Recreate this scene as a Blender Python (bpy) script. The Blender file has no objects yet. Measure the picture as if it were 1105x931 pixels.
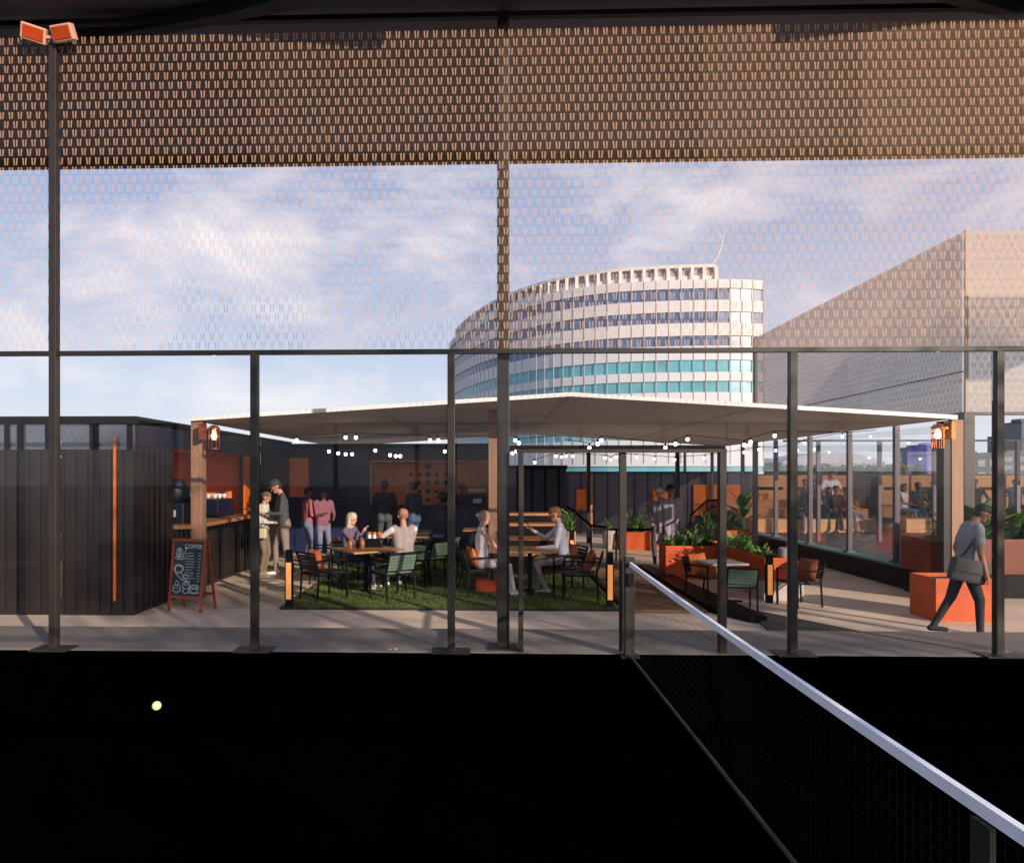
import bpy, bmesh, math, random
import numpy as np
from mathutils import Vector, Matrix, noise as mnoise
random.seed(7); RNG = np.random.default_rng(7)
R = math.radians
S = bpy.context.scene
COL = S.collection
# ---------------------------------------------------------------- camera
YAW = R(1.6); F = 750.0; PX0, PY0 = 504.0, 512.0; EYE = 1.78; T = -0.10   # T = terrace level
cd = bpy.data.cameras.new('camera'); cam = bpy.data.objects.new('camera', cd); COL.objects.link(cam)
cam.location = (0, 0, EYE); cam.rotation_euler = (R(90), 0, YAW)
cd.sensor_width = 36; cd.lens = F / 1105 * 36; cd.shift_x = (552.5 - PX0) / 1105; cd.shift_y = (PY0 - 465.5) / 1105
cd.clip_start = 0.05; cd.clip_end = 5000
S.camera = cam
# ---------------------------------------------------------------- sky
SUN_EL, SUN_AZ = 16.5, 140.0      # azimuth clockwise from +Y: the sun is behind the camera, to the right
w = bpy.data.worlds.new('World'); S.world = w; w.use_nodes = True
nt = w.node_tree; nt.nodes.clear()
out = nt.nodes.new('ShaderNodeOutputWorld'); bg = nt.nodes.new('ShaderNodeBackground')
sky = nt.nodes.new('ShaderNodeTexSky'); sky.sky_type = 'NISHITA'; sky.sun_disc = False
sky.sun_elevation = R(SUN_EL); sky.sun_rotation = R(SUN_AZ); sky.air_density = 1.0; sky.dust_density = 0.6; sky.ozone_density = 2.0
tc = nt.nodes.new('ShaderNodeTexCoord'); mp = nt.nodes.new('ShaderNodeMapping')
mp.inputs['Scale'].default_value = (1.2, 1.2, 2.4); mp.inputs['Location'].default_value = (0.8, 0.3, 0.1)
nz = nt.nodes.new('ShaderNodeTexNoise'); nz.inputs['Scale'].default_value = 3.0; nz.inputs['Detail'].default_value = 9; nz.inputs['Roughness'].default_value = 0.62
nz.inputs['Distortion'].default_value = 0.35
rp = nt.nodes.new('ShaderNodeValToRGB'); rp.color_ramp.elements[0].position = 0.49; rp.color_ramp.elements[1].position = 0.70
rp.color_ramp.elements[1].color = (0.85, 0.85, 0.85, 1)
sep = nt.nodes.new('ShaderNodeSeparateXYZ')
hr = nt.nodes.new('ShaderNodeMapRange'); hr.inputs['From Min'].default_value = 0.0; hr.inputs['From Max'].default_value = 0.6
hr.inputs['To Min'].default_value = 0.85; hr.inputs['To Max'].default_value = 0.6
mx0 = nt.nodes.new('ShaderNodeMix'); mx0.data_type = 'RGBA'; mx0.inputs['B'].default_value = (8.6, 8.9, 10.6, 1)     # bright low sky
mx = nt.nodes.new('ShaderNodeMix'); mx.data_type = 'RGBA'; mx.inputs['B'].default_value = (10.2, 9.9, 10.2, 1)       # clouds
L = nt.links.new
L(tc.outputs['Generated'], mp.inputs['Vector']); L(mp.outputs['Vector'], nz.inputs['Vector']); L(nz.outputs['Fac'], rp.inputs['Fac'])
L(tc.outputs['Generated'], sep.inputs[0]); L(sep.outputs['Z'], hr.inputs['Value'])
br = nt.nodes.new('ShaderNodeValToRGB'); br.color_ramp.elements[0].position = 0.02; br.color_ramp.elements[0].color = (.86, .89, 1, 1)
br.color_ramp.elements[1].position = 0.34; br.color_ramp.elements[1].color = (.46, .58, .87, 1)
bs = nt.nodes.new('ShaderNodeVectorMath'); bs.operation = 'SCALE'; bs.inputs['Scale'].default_value = 10.2
L(sep.outputs['Z'], br.inputs['Fac']); L(br.outputs['Color'], bs.inputs[0]); L(bs.outputs['Vector'], mx0.inputs['B'])
L(hr.outputs['Result'], mx0.inputs['Factor']); L(sky.outputs['Color'], mx0.inputs['A'])
L(rp.outputs['Color'], mx.inputs['Factor']); L(mx0.outputs['Result'], mx.inputs['A'])
L(mx.outputs['Result'], bg.inputs['Color']); bg.inputs['Strength'].default_value = 0.089
L(bg.outputs['Background'], out.inputs['Surface'])
# ---------------------------------------------------------------- sun
sl = bpy.data.lights.new('sun', 'SUN'); sl.energy = 5.0; sl.angle = R(0.5); sl.color = (1.0, 0.84, 0.68)
so = bpy.data.objects.new('sun', sl); COL.objects.link(so)
sd = Vector((math.sin(R(SUN_AZ)) * math.cos(R(SUN_EL)), math.cos(R(SUN_AZ)) * math.cos(R(SUN_EL)), math.sin(R(SUN_EL))))
so.rotation_euler = sd.to_track_quat('Z', 'Y').to_euler()
S.view_settings.view_transform = 'Standard'; S.view_settings.look = 'None'; S.view_settings.exposure = 0.12; S.view_settings.gamma = 1
S.render.engine = 'CYCLES'
S.cycles.max_bounces = 10; S.cycles.transparent_max_bounces = 24; S.cycles.diffuse_bounces = 3
S.cycles.sample_clamp_indirect = 4
try: S.cycles.use_denoising = True
except Exception: pass

# ---------------------------------------------------------------- pixel helpers (photo pixel -> real place)
def ray(px, py):
    u = (px - PX0) / F; v = (PY0 - py) / F
    return Vector((-math.sin(YAW) + u * math.cos(YAW), math.cos(YAW) + u * math.sin(YAW), v))
def gp(px, py, z=T):
    d = ray(px, py); return Vector((0, 0, EYE)) + d * ((z - EYE) / d.z)
def yp(px, py, Y):
    d = ray(px, py); return Vector((0, 0, EYE)) + d * (Y / d.y)
def gx(px, Y): return yp(px, 500, Y).x
# ---------------------------------------------------------------- materials
def s2l(h):
    h = h.lstrip('#'); r = []
    for i in (0, 2, 4):
        c = int(h[i:i + 2], 16) / 255; r.append(c / 12.92 if c <= .04045 else ((c + .055) / 1.055) ** 2.4)
    return tuple(r) + (1,)
MATS = {}
def mat(name, col, rough=.6, metal=0, var=.18, scale=6, bump=0, spec=.5, emit=None, estr=0, stretch=(1, 1, 1), bscale=None):
    if name in MATS: return MATS[name]
    m = bpy.data.materials.new(name); m.use_nodes = True; n = m.node_tree.nodes; l = m.node_tree.links.new
    b = n['Principled BSDF']; c = s2l(col) if isinstance(col, str) else tuple(col) + (1,)
    b.inputs['Roughness'].default_value = rough; b.inputs['Metallic'].default_value = metal
    b.inputs['Specular IOR Level'].default_value = spec
    t = n.new('ShaderNodeTexCoord'); mpp = n.new('ShaderNodeMapping'); mpp.inputs['Scale'].default_value = stretch
    l(t.outputs['Object'], mpp.inputs['Vector'])
    if var > 0:
        z = n.new('ShaderNodeTexNoise'); z.inputs['Scale'].default_value = scale; z.inputs['Detail'].default_value = 6; z.inputs['Roughness'].default_value = .6
        l(mpp.outputs['Vector'], z.inputs['Vector'])
        r = n.new('ShaderNodeValToRGB'); r.color_ramp.elements[0].position = .3; r.color_ramp.elements[1].position = .72
        r.color_ramp.elements[0].color = tuple(x * (1 - var) for x in c[:3]) + (1,)
        r.color_ramp.elements[1].color = tuple(min(1, x * (1 + var)) for x in c[:3]) + (1,)
        l(z.outputs['Fac'], r.inputs['Fac']); l(r.outputs['Color'], b.inputs['Base Color'])
        rr = n.new('ShaderNodeMapRange'); rr.inputs['To Min'].default_value = max(0.02, rough - .1); rr.inputs['To Max'].default_value = min(1, rough + .12)
        l(z.outputs['Fac'], rr.inputs['Value']); l(rr.outputs['Result'], b.inputs['Roughness'])
    else: b.inputs['Base Color'].default_value = c
    if bump:
        z2 = n.new('ShaderNodeTexNoise'); z2.inputs['Scale'].default_value = bscale or scale * 5; z2.inputs['Detail'].default_value = 4
        bm_ = n.new('ShaderNodeBump'); bm_.inputs['Strength'].default_value = bump; bm_.inputs['Distance'].default_value = .01
        l(mpp.outputs['Vector'], z2.inputs['Vector']); l(z2.outputs['Fac'], bm_.inputs['Height']); l(bm_.outputs['Normal'], b.inputs['Normal'])
    if emit:
        b.inputs['Emission Color'].default_value = s2l(emit); b.inputs['Emission Strength'].default_value = estr
    MATS[name] = m; return m
def see_through(name, col, alpha, gloss=0.0, rough=.02, translucent=False):
    """transparent mixed with a diffuse film (alpha = how much film) and a fresnel gloss"""
    if name in MATS: return MATS[name]
    m = bpy.data.materials.new(name); m.use_nodes = True; n = m.node_tree.nodes; l = m.node_tree.links.new; n.clear()
    o = n.new('ShaderNodeOutputMaterial'); tr = n.new('ShaderNodeBsdfTransparent'); tr.inputs[0].default_value = (1, 1, 1, 1)
    d = n.new('ShaderNodeBsdfDiffuse'); d.inputs[0].default_value = s2l(col)
    film = d
    if translucent:
        t2 = n.new('ShaderNodeBsdfTranslucent'); t2.inputs[0].default_value = s2l(col)
        a = n.new('ShaderNodeMixShader'); a.inputs[0].default_value = .35; l(d.outputs[0], a.inputs[1]); l(t2.outputs[0], a.inputs[2]); film = a
    m1 = n.new('ShaderNodeMixShader'); m1.inputs[0].default_value = alpha
    l(tr.outputs[0], m1.inputs[1]); l(film.outputs[0], m1.inputs[2]); last = m1
    if gloss:
        g = n.new('ShaderNodeBsdfGlossy'); g.inputs['Roughness'].default_value = rough; g.inputs[0].default_value = (1, 1, 1, 1)
        fr = n.new('ShaderNodeFresnel'); fr.inputs[0].default_value = 1.45
        mm = n.new('ShaderNodeMath'); mm.operation = 'MULTIPLY'; mm.inputs[1].default_value = gloss; mm.use_clamp = True
        l(fr.outputs[0], mm.inputs[0]); m2 = n.new('ShaderNodeMixShader'); l(mm.outputs[0], m2.inputs[0])
        l(m1.outputs[0], m2.inputs[1]); l(g.outputs[0], m2.inputs[2]); last = m2
    l(last.outputs[0], o.inputs['Surface']); MATS[name] = m; return m
M_post = mat('powder_coated_steel', '#2e2824', .45, 0, .22, 3, spec=.4)
M_dark = mat('dark_steel', '#26221f', .45, 0, .2, 4, spec=.4)
M_black = mat('black_metal', '#0b0b0d', .5, 0, .2, 8, spec=.2)
M_court = mat('black_court_turf', (0.0006, 0.0006, 0.0009), 1, 0, .3, 30, spec=0)
M_glass = see_through('clear_glass', '#6e6a78', .010, .30)
M_glassd = see_through('tinted_glass', '#404858', .04, .25)
M_glassb = see_through('balustrade_glass', '#5a6068', .03, .22)
M_scrim = see_through('fine_scrim', '#8f8a96', .03)
M_flake = see_through('copper_flake', '#f8c8a6', .32, translucent=True)
M_flakew = see_through('pale_flake', '#cdb9ae', .5, translucent=True)
M_scrim2 = see_through('beige_scrim', '#dccbbb', .45, translucent=True)
M_ceil = mat('charcoal_membrane', '#54505e', .8, 0, .25, 1.0)
M_pave = mat('terrace_paving', '#dcc5b0', .8, 0, .16, 1.3, bump=.15, bscale=60)
M_kerb = mat('dark_concrete', '#857a72', .8, 0, .15, 2.0, bump=.2, bscale=50)
M_navy = mat('navy_cladding', '#1e2a4e', .45, 0, .2, 2)
M_navyd = mat('navy_cladding_dark', '#141a34', .5, 0, .2, 2)
M_cont = mat('black_cladding', '#27211f', .3, 0, .25, 1.5)
M_anthr = mat('anthracite_cladding', '#57515c', .5, 0, .2, 1.0)
M_orange = mat('orange_paint', '#d66a1c', .45, 0, .12, 3)
M_orange2 = mat('burnt_orange_panel', '#e88450', .5, 0, .15, 2)
M_corten_shade = mat('shade_toned_orange_steel', '#6e2c14', .5, 0, .25, 3, bump=.05)  # orange steel with the raised planter's shade put into its colour
M_corten = mat('orange_steel', '#c04c10', .5, 0, .25, 3, bump=.05)
M_timber = mat('warm_timber', '#b07a50', .55, 0, .25, 3, stretch=(6, 6, .7))
M_timberh = mat('bench_timber', '#c98f5c', .55, 0, .16, 2.5, stretch=(.6, 6, 6))
M_deck = mat('brown_deck', '#7d5a3f', .6, 0, .2, 3, stretch=(1, 8, 1))
M_col = mat('column_timber', '#96705a', .6, 0, .2, 3, stretch=(6, 6, .7))
M_table = mat('oak_tabletop', '#a87c52', .45, 0, .2, 5, stretch=(6, 1, 1))
M_green = mat('green_slat', '#5c7563', .5, 0, .12, 8)
M_cushion = mat('orange_fabric', '#cc7038', .9, 0, .15, 14, bump=.3)
M_cushiond = mat('rust_fabric', '#8c4a2c', .9, 0, .2, 14, bump=.3)
M_white = mat('white_paint', '#e6e6ee', .5, 0, .05, 4)
M_tape = mat('net_tape', '#f2f2fc', .6, 0, .06, 6)
M_roofu = mat('roof_underside', '#cfc4b6', .7, 0, .07, .8)
M_roofe = mat('roof_edge', '#efecea', .5, 0, .03, 2)
M_concrete = mat('pale_concrete', '#b4aaa6', .8, 0, .12, 4, bump=.2)
M_copper = mat('copper', '#b5602a', .3, .8, .15, 6)
M_bulb = mat('glowing_bulb', '#ffffff', .4, 0, 0, emit='#fff6ea', estr=7)
M_bulbw = mat('warm_bulb', '#ffffff', .4, 0, 0, emit='#ffd9a0', estr=8)
M_lit = mat('lit_amber_strip', '#e9a060', .5, 0, 0, emit='#e8934c', estr=.55)
M_teal = mat('teal_kerb', '#46605c', .5, 0, .2, 2)
M_leaf = mat('leaf_green', '#3f6a2e', .5, 0, .5, 9)
M_leafd = mat('leaf_dark', '#23452b', .5, 0, .5, 9)
M_leafl = mat('leaf_lime', '#7c9a44', .5, 0, .4, 9)
M_grass = mat('grass_blade', '#53602b', .7, 0, .45, 2)
M_soil = mat('grass_soil', '#2b3320', .9, 0, .3, 8)
M_chalk = mat('chalk', '#cfd5d6', .9, 0, .1, 30)
M_slate = mat('chalkboard', '#2c3a3c', .7, 0, .3, 5)
M_frame = mat('red_wood_frame', '#a8492f', .5, 0, .15, 8)
M_ball = mat('tennis_ball_felt', '#e8e070', .8, 0, .08, 40, bump=.3, emit=None)
# ---------------------------------------------------------------- mesh builder
class MB:
    def __init__(s): s.v = []; s.f = []
    def add(s, vs, fs):
        k = len(s.v); s.v += [tuple(p) for p in vs]; s.f += [tuple(i + k for i in f) for f in fs]; return s
    def box(s, x0, x1, y0, y1, z0, z1):
        return s.add([(x0, y0, z0), (x1, y0, z0), (x1, y1, z0), (x0, y1, z0), (x0, y0, z1), (x1, y0, z1), (x1, y1, z1), (x0, y1, z1)],
                     [(0, 3, 2, 1), (4, 5, 6, 7), (0, 1, 5, 4), (1, 2, 6, 5), (2, 3, 7, 6), (3, 0, 4, 7)])
    def bar(s, a, b, r, n=8, r2=None, caps=True):
        a = Vector(a); b = Vector(b); r2 = r if r2 is None else r2; d = (b - a).normalized()
        u = d.orthogonal().normalized() if abs(d.z) < .99 else Vector((1, 0, 0)); q = d.cross(u)
        ph = math.pi / n if n == 4 else 0
        vs = []
        for c, rr in ((a, r), (b, r2)):
            for i in range(n):
                t = 2 * math.pi * i / n + ph; vs.append(c + (u * math.cos(t) + q * math.sin(t)) * rr)
        fs = [(i, (i + 1) % n, n + (i + 1) % n, n + i) for i in range(n)]
        if caps: fs += [tuple(range(n))[::-1], tuple(range(n, 2 * n))]
        return s.add(vs, fs)
    def path(s, pts, r, n=6):
        for a, b in zip(pts, pts[1:]): s.bar(a, b, r, n)
        return s
    def rbar(s, a, b, w, h, up=(0, 0, 1)):
        a = Vector(a); b = Vector(b); d = (b - a).normalized(); u = Vector(up); q = d.cross(u)
        if q.length < 1e-4: q = d.cross(Vector((1, 0, 0)))
        q.normalize(); u = q.cross(d); vs = []
        for c in (a, b):
            for i, j in ((-1, -1), (1, -1), (1, 1), (-1, 1)): vs.append(c + q * (i * w / 2) + u * (j * h / 2))
        return s.add(vs, [(0, 3, 2, 1), (4, 5, 6, 7), (0, 1, 5, 4), (1, 2, 6, 5), (2, 3, 7, 6), (3, 0, 4, 7)])
    def ell(s, c, rx, ry, rz, n=12, m=8):
        vs = [(c[0], c[1], c[2] - rz)]
        for j in range(1, m):
            ph = -math.pi / 2 + math.pi * j / m
            for i in range(n):
                t = 2 * math.pi * i / n; vs.append((c[0] + rx * math.cos(ph) * math.cos(t), c[1] + ry * math.cos(ph) * math.sin(t), c[2] + rz * math.sin(ph)))
        vs.append((c[0], c[1], c[2] + rz)); fs = [(0, 1 + (i + 1) % n, 1 + i) for i in range(n)]
        for j in range(m - 2):
            for i in range(n): fs.append((1 + j * n + i, 1 + j * n + (i + 1) % n, 1 + (j + 1) * n + (i + 1) % n, 1 + (j + 1) * n + i))
        k = 1 + (m - 2) * n; fs += [(k + i, k + (i + 1) % n, len(vs) - 1) for i in range(n)]
        return s.add(vs, fs)
    def prism(s, pts, z0, z1):
        n = len(pts)
        return s.add([(x, y, z0) for x, y in pts] + [(x, y, z1) for x, y in pts],
                     [tuple(range(n))[::-1], tuple(range(n, 2 * n))] + [(i, (i + 1) % n, n + (i + 1) % n, n + i) for i in range(n)])
    def lathe(s, prof, c=(0, 0), n=16):
        vs = []
        for r, z in prof:
            for i in range(n): t = 2 * math.pi * i / n; vs.append((c[0] + r * math.cos(t), c[1] + r * math.sin(t), z))
        fs = []
        for j in range(len(prof) - 1):
            for i in range(n): fs.append((j * n + i, j * n + (i + 1) % n, (j + 1) * n + (i + 1) % n, (j + 1) * n + i))
        fs.append(tuple(range(n))[::-1]); fs.append(tuple(range((len(prof) - 1) * n, len(prof) * n)))
        return s.add(vs, fs)
    def build(s, name, m, parent=None, loc=None, rz=0, smooth=False, bevel=0, world=False, mats=None, fm=None):
        me = bpy.data.meshes.new(name); vs = s.v
        o = bpy.data.objects.new(name, me)
        if parent is not None and world:
            inv = (Matrix.Translation(parent.location) @ parent.rotation_euler.to_matrix().to_4x4()).inverted(); vs = [inv @ Vector(p) for p in vs]
        me.from_pydata(vs, [], s.f); me.update()
        for x in (mats or [m]): me.materials.append(x)
        if fm is not None: me.polygons.foreach_set('material_index', fm)
        if smooth: me.polygons.foreach_set('use_smooth', [True] * len(me.polygons))
        COL.objects.link(o)
        if parent is not None: o.parent = parent
        if loc is not None: o.location = loc
        o.rotation_euler.z = rz
        if bevel:
            b = o.modifiers.new('bevel', 'BEVEL'); b.width = bevel; b.segments = 2; b.limit_method = 'ANGLE'; b.angle_limit = R(40)
        return o
def empty(name, label, cat, loc=(0, 0, 0), rz=0, group=None):
    o = bpy.data.objects.new(name, None); COL.objects.link(o); o.empty_display_size = .2
    o.location = loc; o.rotation_euler.z = rz; o.matrix_local = Matrix.Translation(Vector(loc)) @ Matrix.Rotation(rz, 4, 'Z')
    o['label'] = label; o['category'] = cat
    if group: o['group'] = group
    return o
def tag(o, label, cat, group=None):
    o['label'] = label; o['category'] = cat
    if group: o['group'] = group
    return o
def struct(o, label=None):
    o['kind'] = 'structure'
    if label: o['label'] = label
    return o
def dup(root, loc, rz, label, group=None):
    r = root.copy(); COL.objects.link(r); r.location = loc; r.rotation_euler = (0, 0, rz); r['label'] = label
    if group: r['group'] = group
    for ch in list(root.children):
        c = ch.copy(); COL.objects.link(c); c.parent = r
        for g in list(ch.children):
            d = g.copy(); COL.objects.link(d); d.parent = c
    return r
# ================================================================ GROUND
struct(MB().box(-400, 400, -120, 900, -.60, -.45).build('ground', mat('far_ground', '#6d6a66', .9, 0, .2, .05)))
struct(MB().box(-16, 20, 8.02, 40, -.40, T).build('terrace', M_pave))
struct(MB().box(-9, 12, -5, 6.93, -.40, 0).build('court_floor', M_court))
struct(MB().box(-9, 12, 6.93, 8.02, -.42, .003).build('court_apron', M_kerb))
struct(MB().box(-30, 30, -40, -5.0, -.42, -.02).build('pavement', mat('asphalt_behind', '#34322f', .9, 0, .2, 1)))
# slab joints of terrace: thin darker sheets
j = MB()
for k in range(5): j.box(-2.5, 6.8, 8.2 + .0 + k * 0, 8.2, 0, 0) if False else None
# court line of the service box along the net (under the net) and net
NX = yp(678, 600, 6.9).x
net = empty('court_net', 'black padel court net with a pale lavender top tape running toward the camera', 'net', (NX, 2, 0))
def tapez(y): return .86 + .07 * ((y - 2) / 4.85) ** 2
tb = MB(); N = 40; ys = [-2.9 + 9.7 * i / N for i in range(N + 1)]
for a, b in zip(ys, ys[1:]):
    za, zb = tapez(a), tapez(b)
    tb.add([(NX - .012, a, za - .040), (NX + .012, a, za - .040), (NX + .012, a, za), (NX - .012, a, za),
            (NX - .012, b, zb - .040), (NX + .012, b, zb - .040), (NX + .012, b, zb), (NX - .012, b, zb)],
           [(0, 4, 5, 1), (1, 5, 6, 2), (2, 6, 7, 3), (3, 7, 4, 0)])
tb.build('tape', M_tape, net, world=True)
nm = MB()
y = -2.9
while y < 6.8:
    nm.rbar((NX, y, .03), (NX, y, tapez(y) - .045), .0009, .0009, (1, 0, 0)); y += .045
z = .03
while z < .80:
    nm.rbar((NX, -2.9, z), (NX, 6.8, z), .0009, .0009); z += .045
M_netcord = mat('net_cord', '#0b0b0e', .8, 0, .1, 10, spec=.1)
nm.build('netting', M_netcord, net, world=True)
bt = MB().box(NX - .006, NX + .006, -2.9, 6.8, .008, .03); bt.build('bottom_band', mat('net_band', '#3c3c36', .8), net, world=True)
MB().box(NX - .008, NX + .008, 1.96, 2.04, .005, .80).build('centre_strap', mat('net_strap', '#15150f', .8), net, world=True)
np_ = empty('net_post', 'square dark steel net post standing inside the court doorway', 'post', (NX, 6.86, 0))
MB().box(-.048, .048, -.04, .04, 0, .97).build('post_tube', M_post, np_, bevel=.006)
MB().box(-.09, .09, -.09, .068, 0, .012).build('foot_plate', M_dark, np_)
MB().box(-.03, .03, -.085, -.06, .70, .82).build('winder', M_black, np_)
# ball
bp = gp(169, 766, 0); bm_ = MB().ell((0, 0, 0), .034, .034, .034, 24, 14)
M_ball2 = mat('pale_yellow_felt', '#f8f2b4', .8, 0, .06, 40, bump=.3)
ball = tag(bm_.build('tennis_ball', M_ball2, loc=(bp.x, bp.y, .034), smooth=True), 'pale yellow ball lying on the black court floor', 'ball')
# ================================================================ OUR COURT WALL (side wall at Y=7)
YW = 7.0
wall = empty('glass_court_wall', 'near steel and glass court side wall with copper flecked mesh above', 'court wall', (0, YW, 0))
ZR = 1.78 + (512 - 382) / 106.9          # ~3.0
posts_px = [-152, 275, 487, 855, 1077, 1290]
for p in posts_px:
    x = gx(p, YW)
    po = MB().box(x - .038, x + .038, YW - .038, YW + .038, .012, ZR).build('post', M_post, wall, world=True, bevel=.006)
    MB().box(x - .19, x + .19, YW - .14, YW + .10, 0.003, .015).build('base_plate', M_post, po, world=False, loc=(0, -YW, 0))
xL, xR = gx(-200, YW), gx(1330, YW)
MB().box(xL, xR, YW - .028, YW + .028, ZR, ZR + .045).build('top_rail', M_dark, wall, world=True)
# door frames by the net post
for p, wd in ((562, .024), (779, .034)):
    x = gx(p, YW); MB().box(x - wd, x + wd, YW - .045, YW + .045, .012, 2.0).build('door_jamb', M_post, wall, world=True, bevel=.004)
x = gx(672, YW + .02); MB().box(x - .034, x + .034, YW - .0, YW + .05, .012, 2.0).build('door_jamb', M_post, wall, world=True, bevel=.004)
MB().box(gx(557, YW), gx(783, YW), YW - .044, YW + .044, 2.0, 2.035).build('door_head', M_post, wall, world=True)
# panes
def pane(a, b, z0, z1, name='glass_pane'):
    MB().box(gx(a, YW) , gx(b, YW), YW - .006, YW + .006, z0, z1).build(name, M_glass, wall, world=True)
for a, b in ((-146, 54), (66, 269), (281, 481), (493, 557), (785, 849), (861, 1071), (1083, 1284)): pane(a, b, .02, ZR - .005)
pane(558, 783, 2.045, ZR - .005)
# expanded mesh of V shaped flecks
def flakes(name, parent, p0, ux, W, H, pitch, m, wire_m=None, t=.004, tagw=.019, world=True):
    """V flecks on the vertical plane starting at p0, running along ux for W metres, up for H metres"""
    p0 = Vector(p0); ux = Vector(ux).normalized(); nrm = ux.cross(Vector((0, 0, 1)))
    b = MB(); wv = MB(); rows = int(H / pitch); cols = int(W / pitch); k = pitch / .095
    for r_ in range(rows):
        off = (r_ % 2) * pitch / 2
        for c in range(cols):
            cx = c * pitch + off + .2 * pitch; cz = r_ * pitch + .1 * pitch
            for sgn in (-1, 1):
                ax, az = sgn * .0115 * k, 0; bx, bz = sgn * .0165 * k, .072 * k; hw = tagw * k / 2
                q = [(cx + ax - hw * .6, cz + az), (cx + ax + hw * .6, cz + az), (cx + bx + hw * .8, cz + bz), (cx + bx - hw * .8, cz + bz)]
                q = [p0 + ux * a_ + Vector((0, 0, c_)) for a_, c_ in q]
                f = [v - nrm * t / 2 for v in q] + [v + nrm * t / 2 for v in q]
                b.add(f, [(0, 1, 2, 3), (7, 6, 5, 4)])
                if wire_m:
                    e = [p0 + ux * (cx + bx) + Vector((0, 0, cz + bz)), p0 + ux * (cx + sgn * pitch * .5 - sgn * .010 * k) + Vector((0, 0, cz + pitch))]
                    dd = ux * .0006
                    wv.add([e[0] - dd, e[0] + dd, e[1] + dd, e[1] - dd], [(0, 1, 2, 3)])
    o = b.build(name, m, parent, world=world)
    if wire_m: wv.build('mesh_wire', wire_m, o, world=False, loc=None).location = (-parent.location.x, -parent.location.y, -parent.location.z)
    return o
ZT = 6.37
flakes('mesh_screen', wall, (xL, YW + .01, ZR + .05), (1, 0, 0), xR - xL, ZT - ZR - .06, .0950, M_flake, M_dark)
for q0, q1, al in ((-200, 275, .008), (275, 543, .016), (543, 760, .03), (760, 930, .05), (930, 1330, .075)):  # film grows denser to the right: sun glare put into the scrim
    MB().box(gx(q0, YW), gx(q1, YW), YW + .030, YW + .033, ZR + .046, ZT).build('scrim_glare_panel', see_through('scrim_weave_%d' % int(al * 1000), '#d9b898', al), wall, world=True)
MB().box(xL, xR, YW - .03, YW + .03, ZT, ZT + .05).build('mesh_top_rail', M_black, wall, world=True)
# floodlight pole at px 60
fx = gx(60, YW)
fl = empty('floodlight_pole', 'tall dark pole carrying two orange fronted floodlights at the left of the court', 'floodlight', (fx, YW - .02, 0))
ztop = 1.78 + (512 - 46) / 106.9
MB().box(-.038, .038, -.04, .04, .015, ztop).build('pole', M_post, fl, bevel=.006)
MB().box(-.19, .19, -.13, .11, 0.003, .016).build('base_plate', M_post, fl)
M_amber = mat('amber_lens', '#a83c14', .25, 0, .15, 5, emit='#c8441a', estr=.08)
M_lamphouse = mat('pale_lamp_housing', '#cf9c84', .5, 0, .1, 6)
MB().rbar((-.2, -.08, ztop + .05), (.2, -.08, ztop + .05), .03, .03).build('crossarm', M_lamphouse, fl)
for dx, rot in ((-.135, .35), (.165, -.12)):
    h = MB().box(-.115, .115, -.03, .05, -.075, .075).build('lamp_housing', M_lamphouse, fl, loc=(dx, -.12, ztop + .07), bevel=.012)
    h.rotation_euler = (R(25), rot * .5, rot)
    MB().box(-.092, .092, -.038, -.028, -.054, .054).build('lens', M_amber, h)
# pillar px 543 carrying the court roof
cx = gx(543, YW + .16)
pil = empty('roof_pillar', 'thick dark steel pillar outside the court wall rising to the roof', 'pillar', (cx, YW + .16, 0))
MB().box(-.062, .062, -.06, .06, .02, 6.49).build('shaft', M_dark, pil, bevel=.008)
MB().box(-.15, .15, -.13, .13, .004, .02).build('base_plate', M_dark, pil)
# roof over the court edge: underside at z 6.45 from Y 5.9 to 10.25
rf = empty('court_canopy', 'dark charcoal roof canopy projecting over the top of the court wall', 'canopy', (0, 8, 6.45))
MB().box(-14, 16, 6.4, 10.3, 6.50, 6.62).build('roof_panel', M_ceil, rf, world=True)
bb = MB()
bb.box(-14, 16, 10.22, 10.32, 6.38, 6.51); bb.build('edge_beam', M_black, rf, world=True)
for k, Yb in enumerate(()):
    MB().box(-14, 16, Yb - .04, Yb + .04, 6.43, 6.52).build('purlin', M_black, rf, world=True)
# curved arch beams crossing the soffit
def arch(xa, xb, ya, yb, bow):
    pts = []
    for i in range(25):
        t = i / 24; pts.append(Vector((xa + (xb - xa) * t, ya + (yb - ya) * t + 0, 6.42 - bow * (1 - (2 * t - 1) ** 2))))
    b = MB()
    for a, c in zip(pts, pts[1:]): b.rbar(a, c, .12, .16)
    b.build('arch_beam', M_black, rf, world=True)
arch(-4.6, -.6, 7.35, 6.42, .0); arch(-9, -4.6, 7.6, 6.45, 0.0); arch(3.4, 6.4, 6.42, 7.5, .0)
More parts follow.
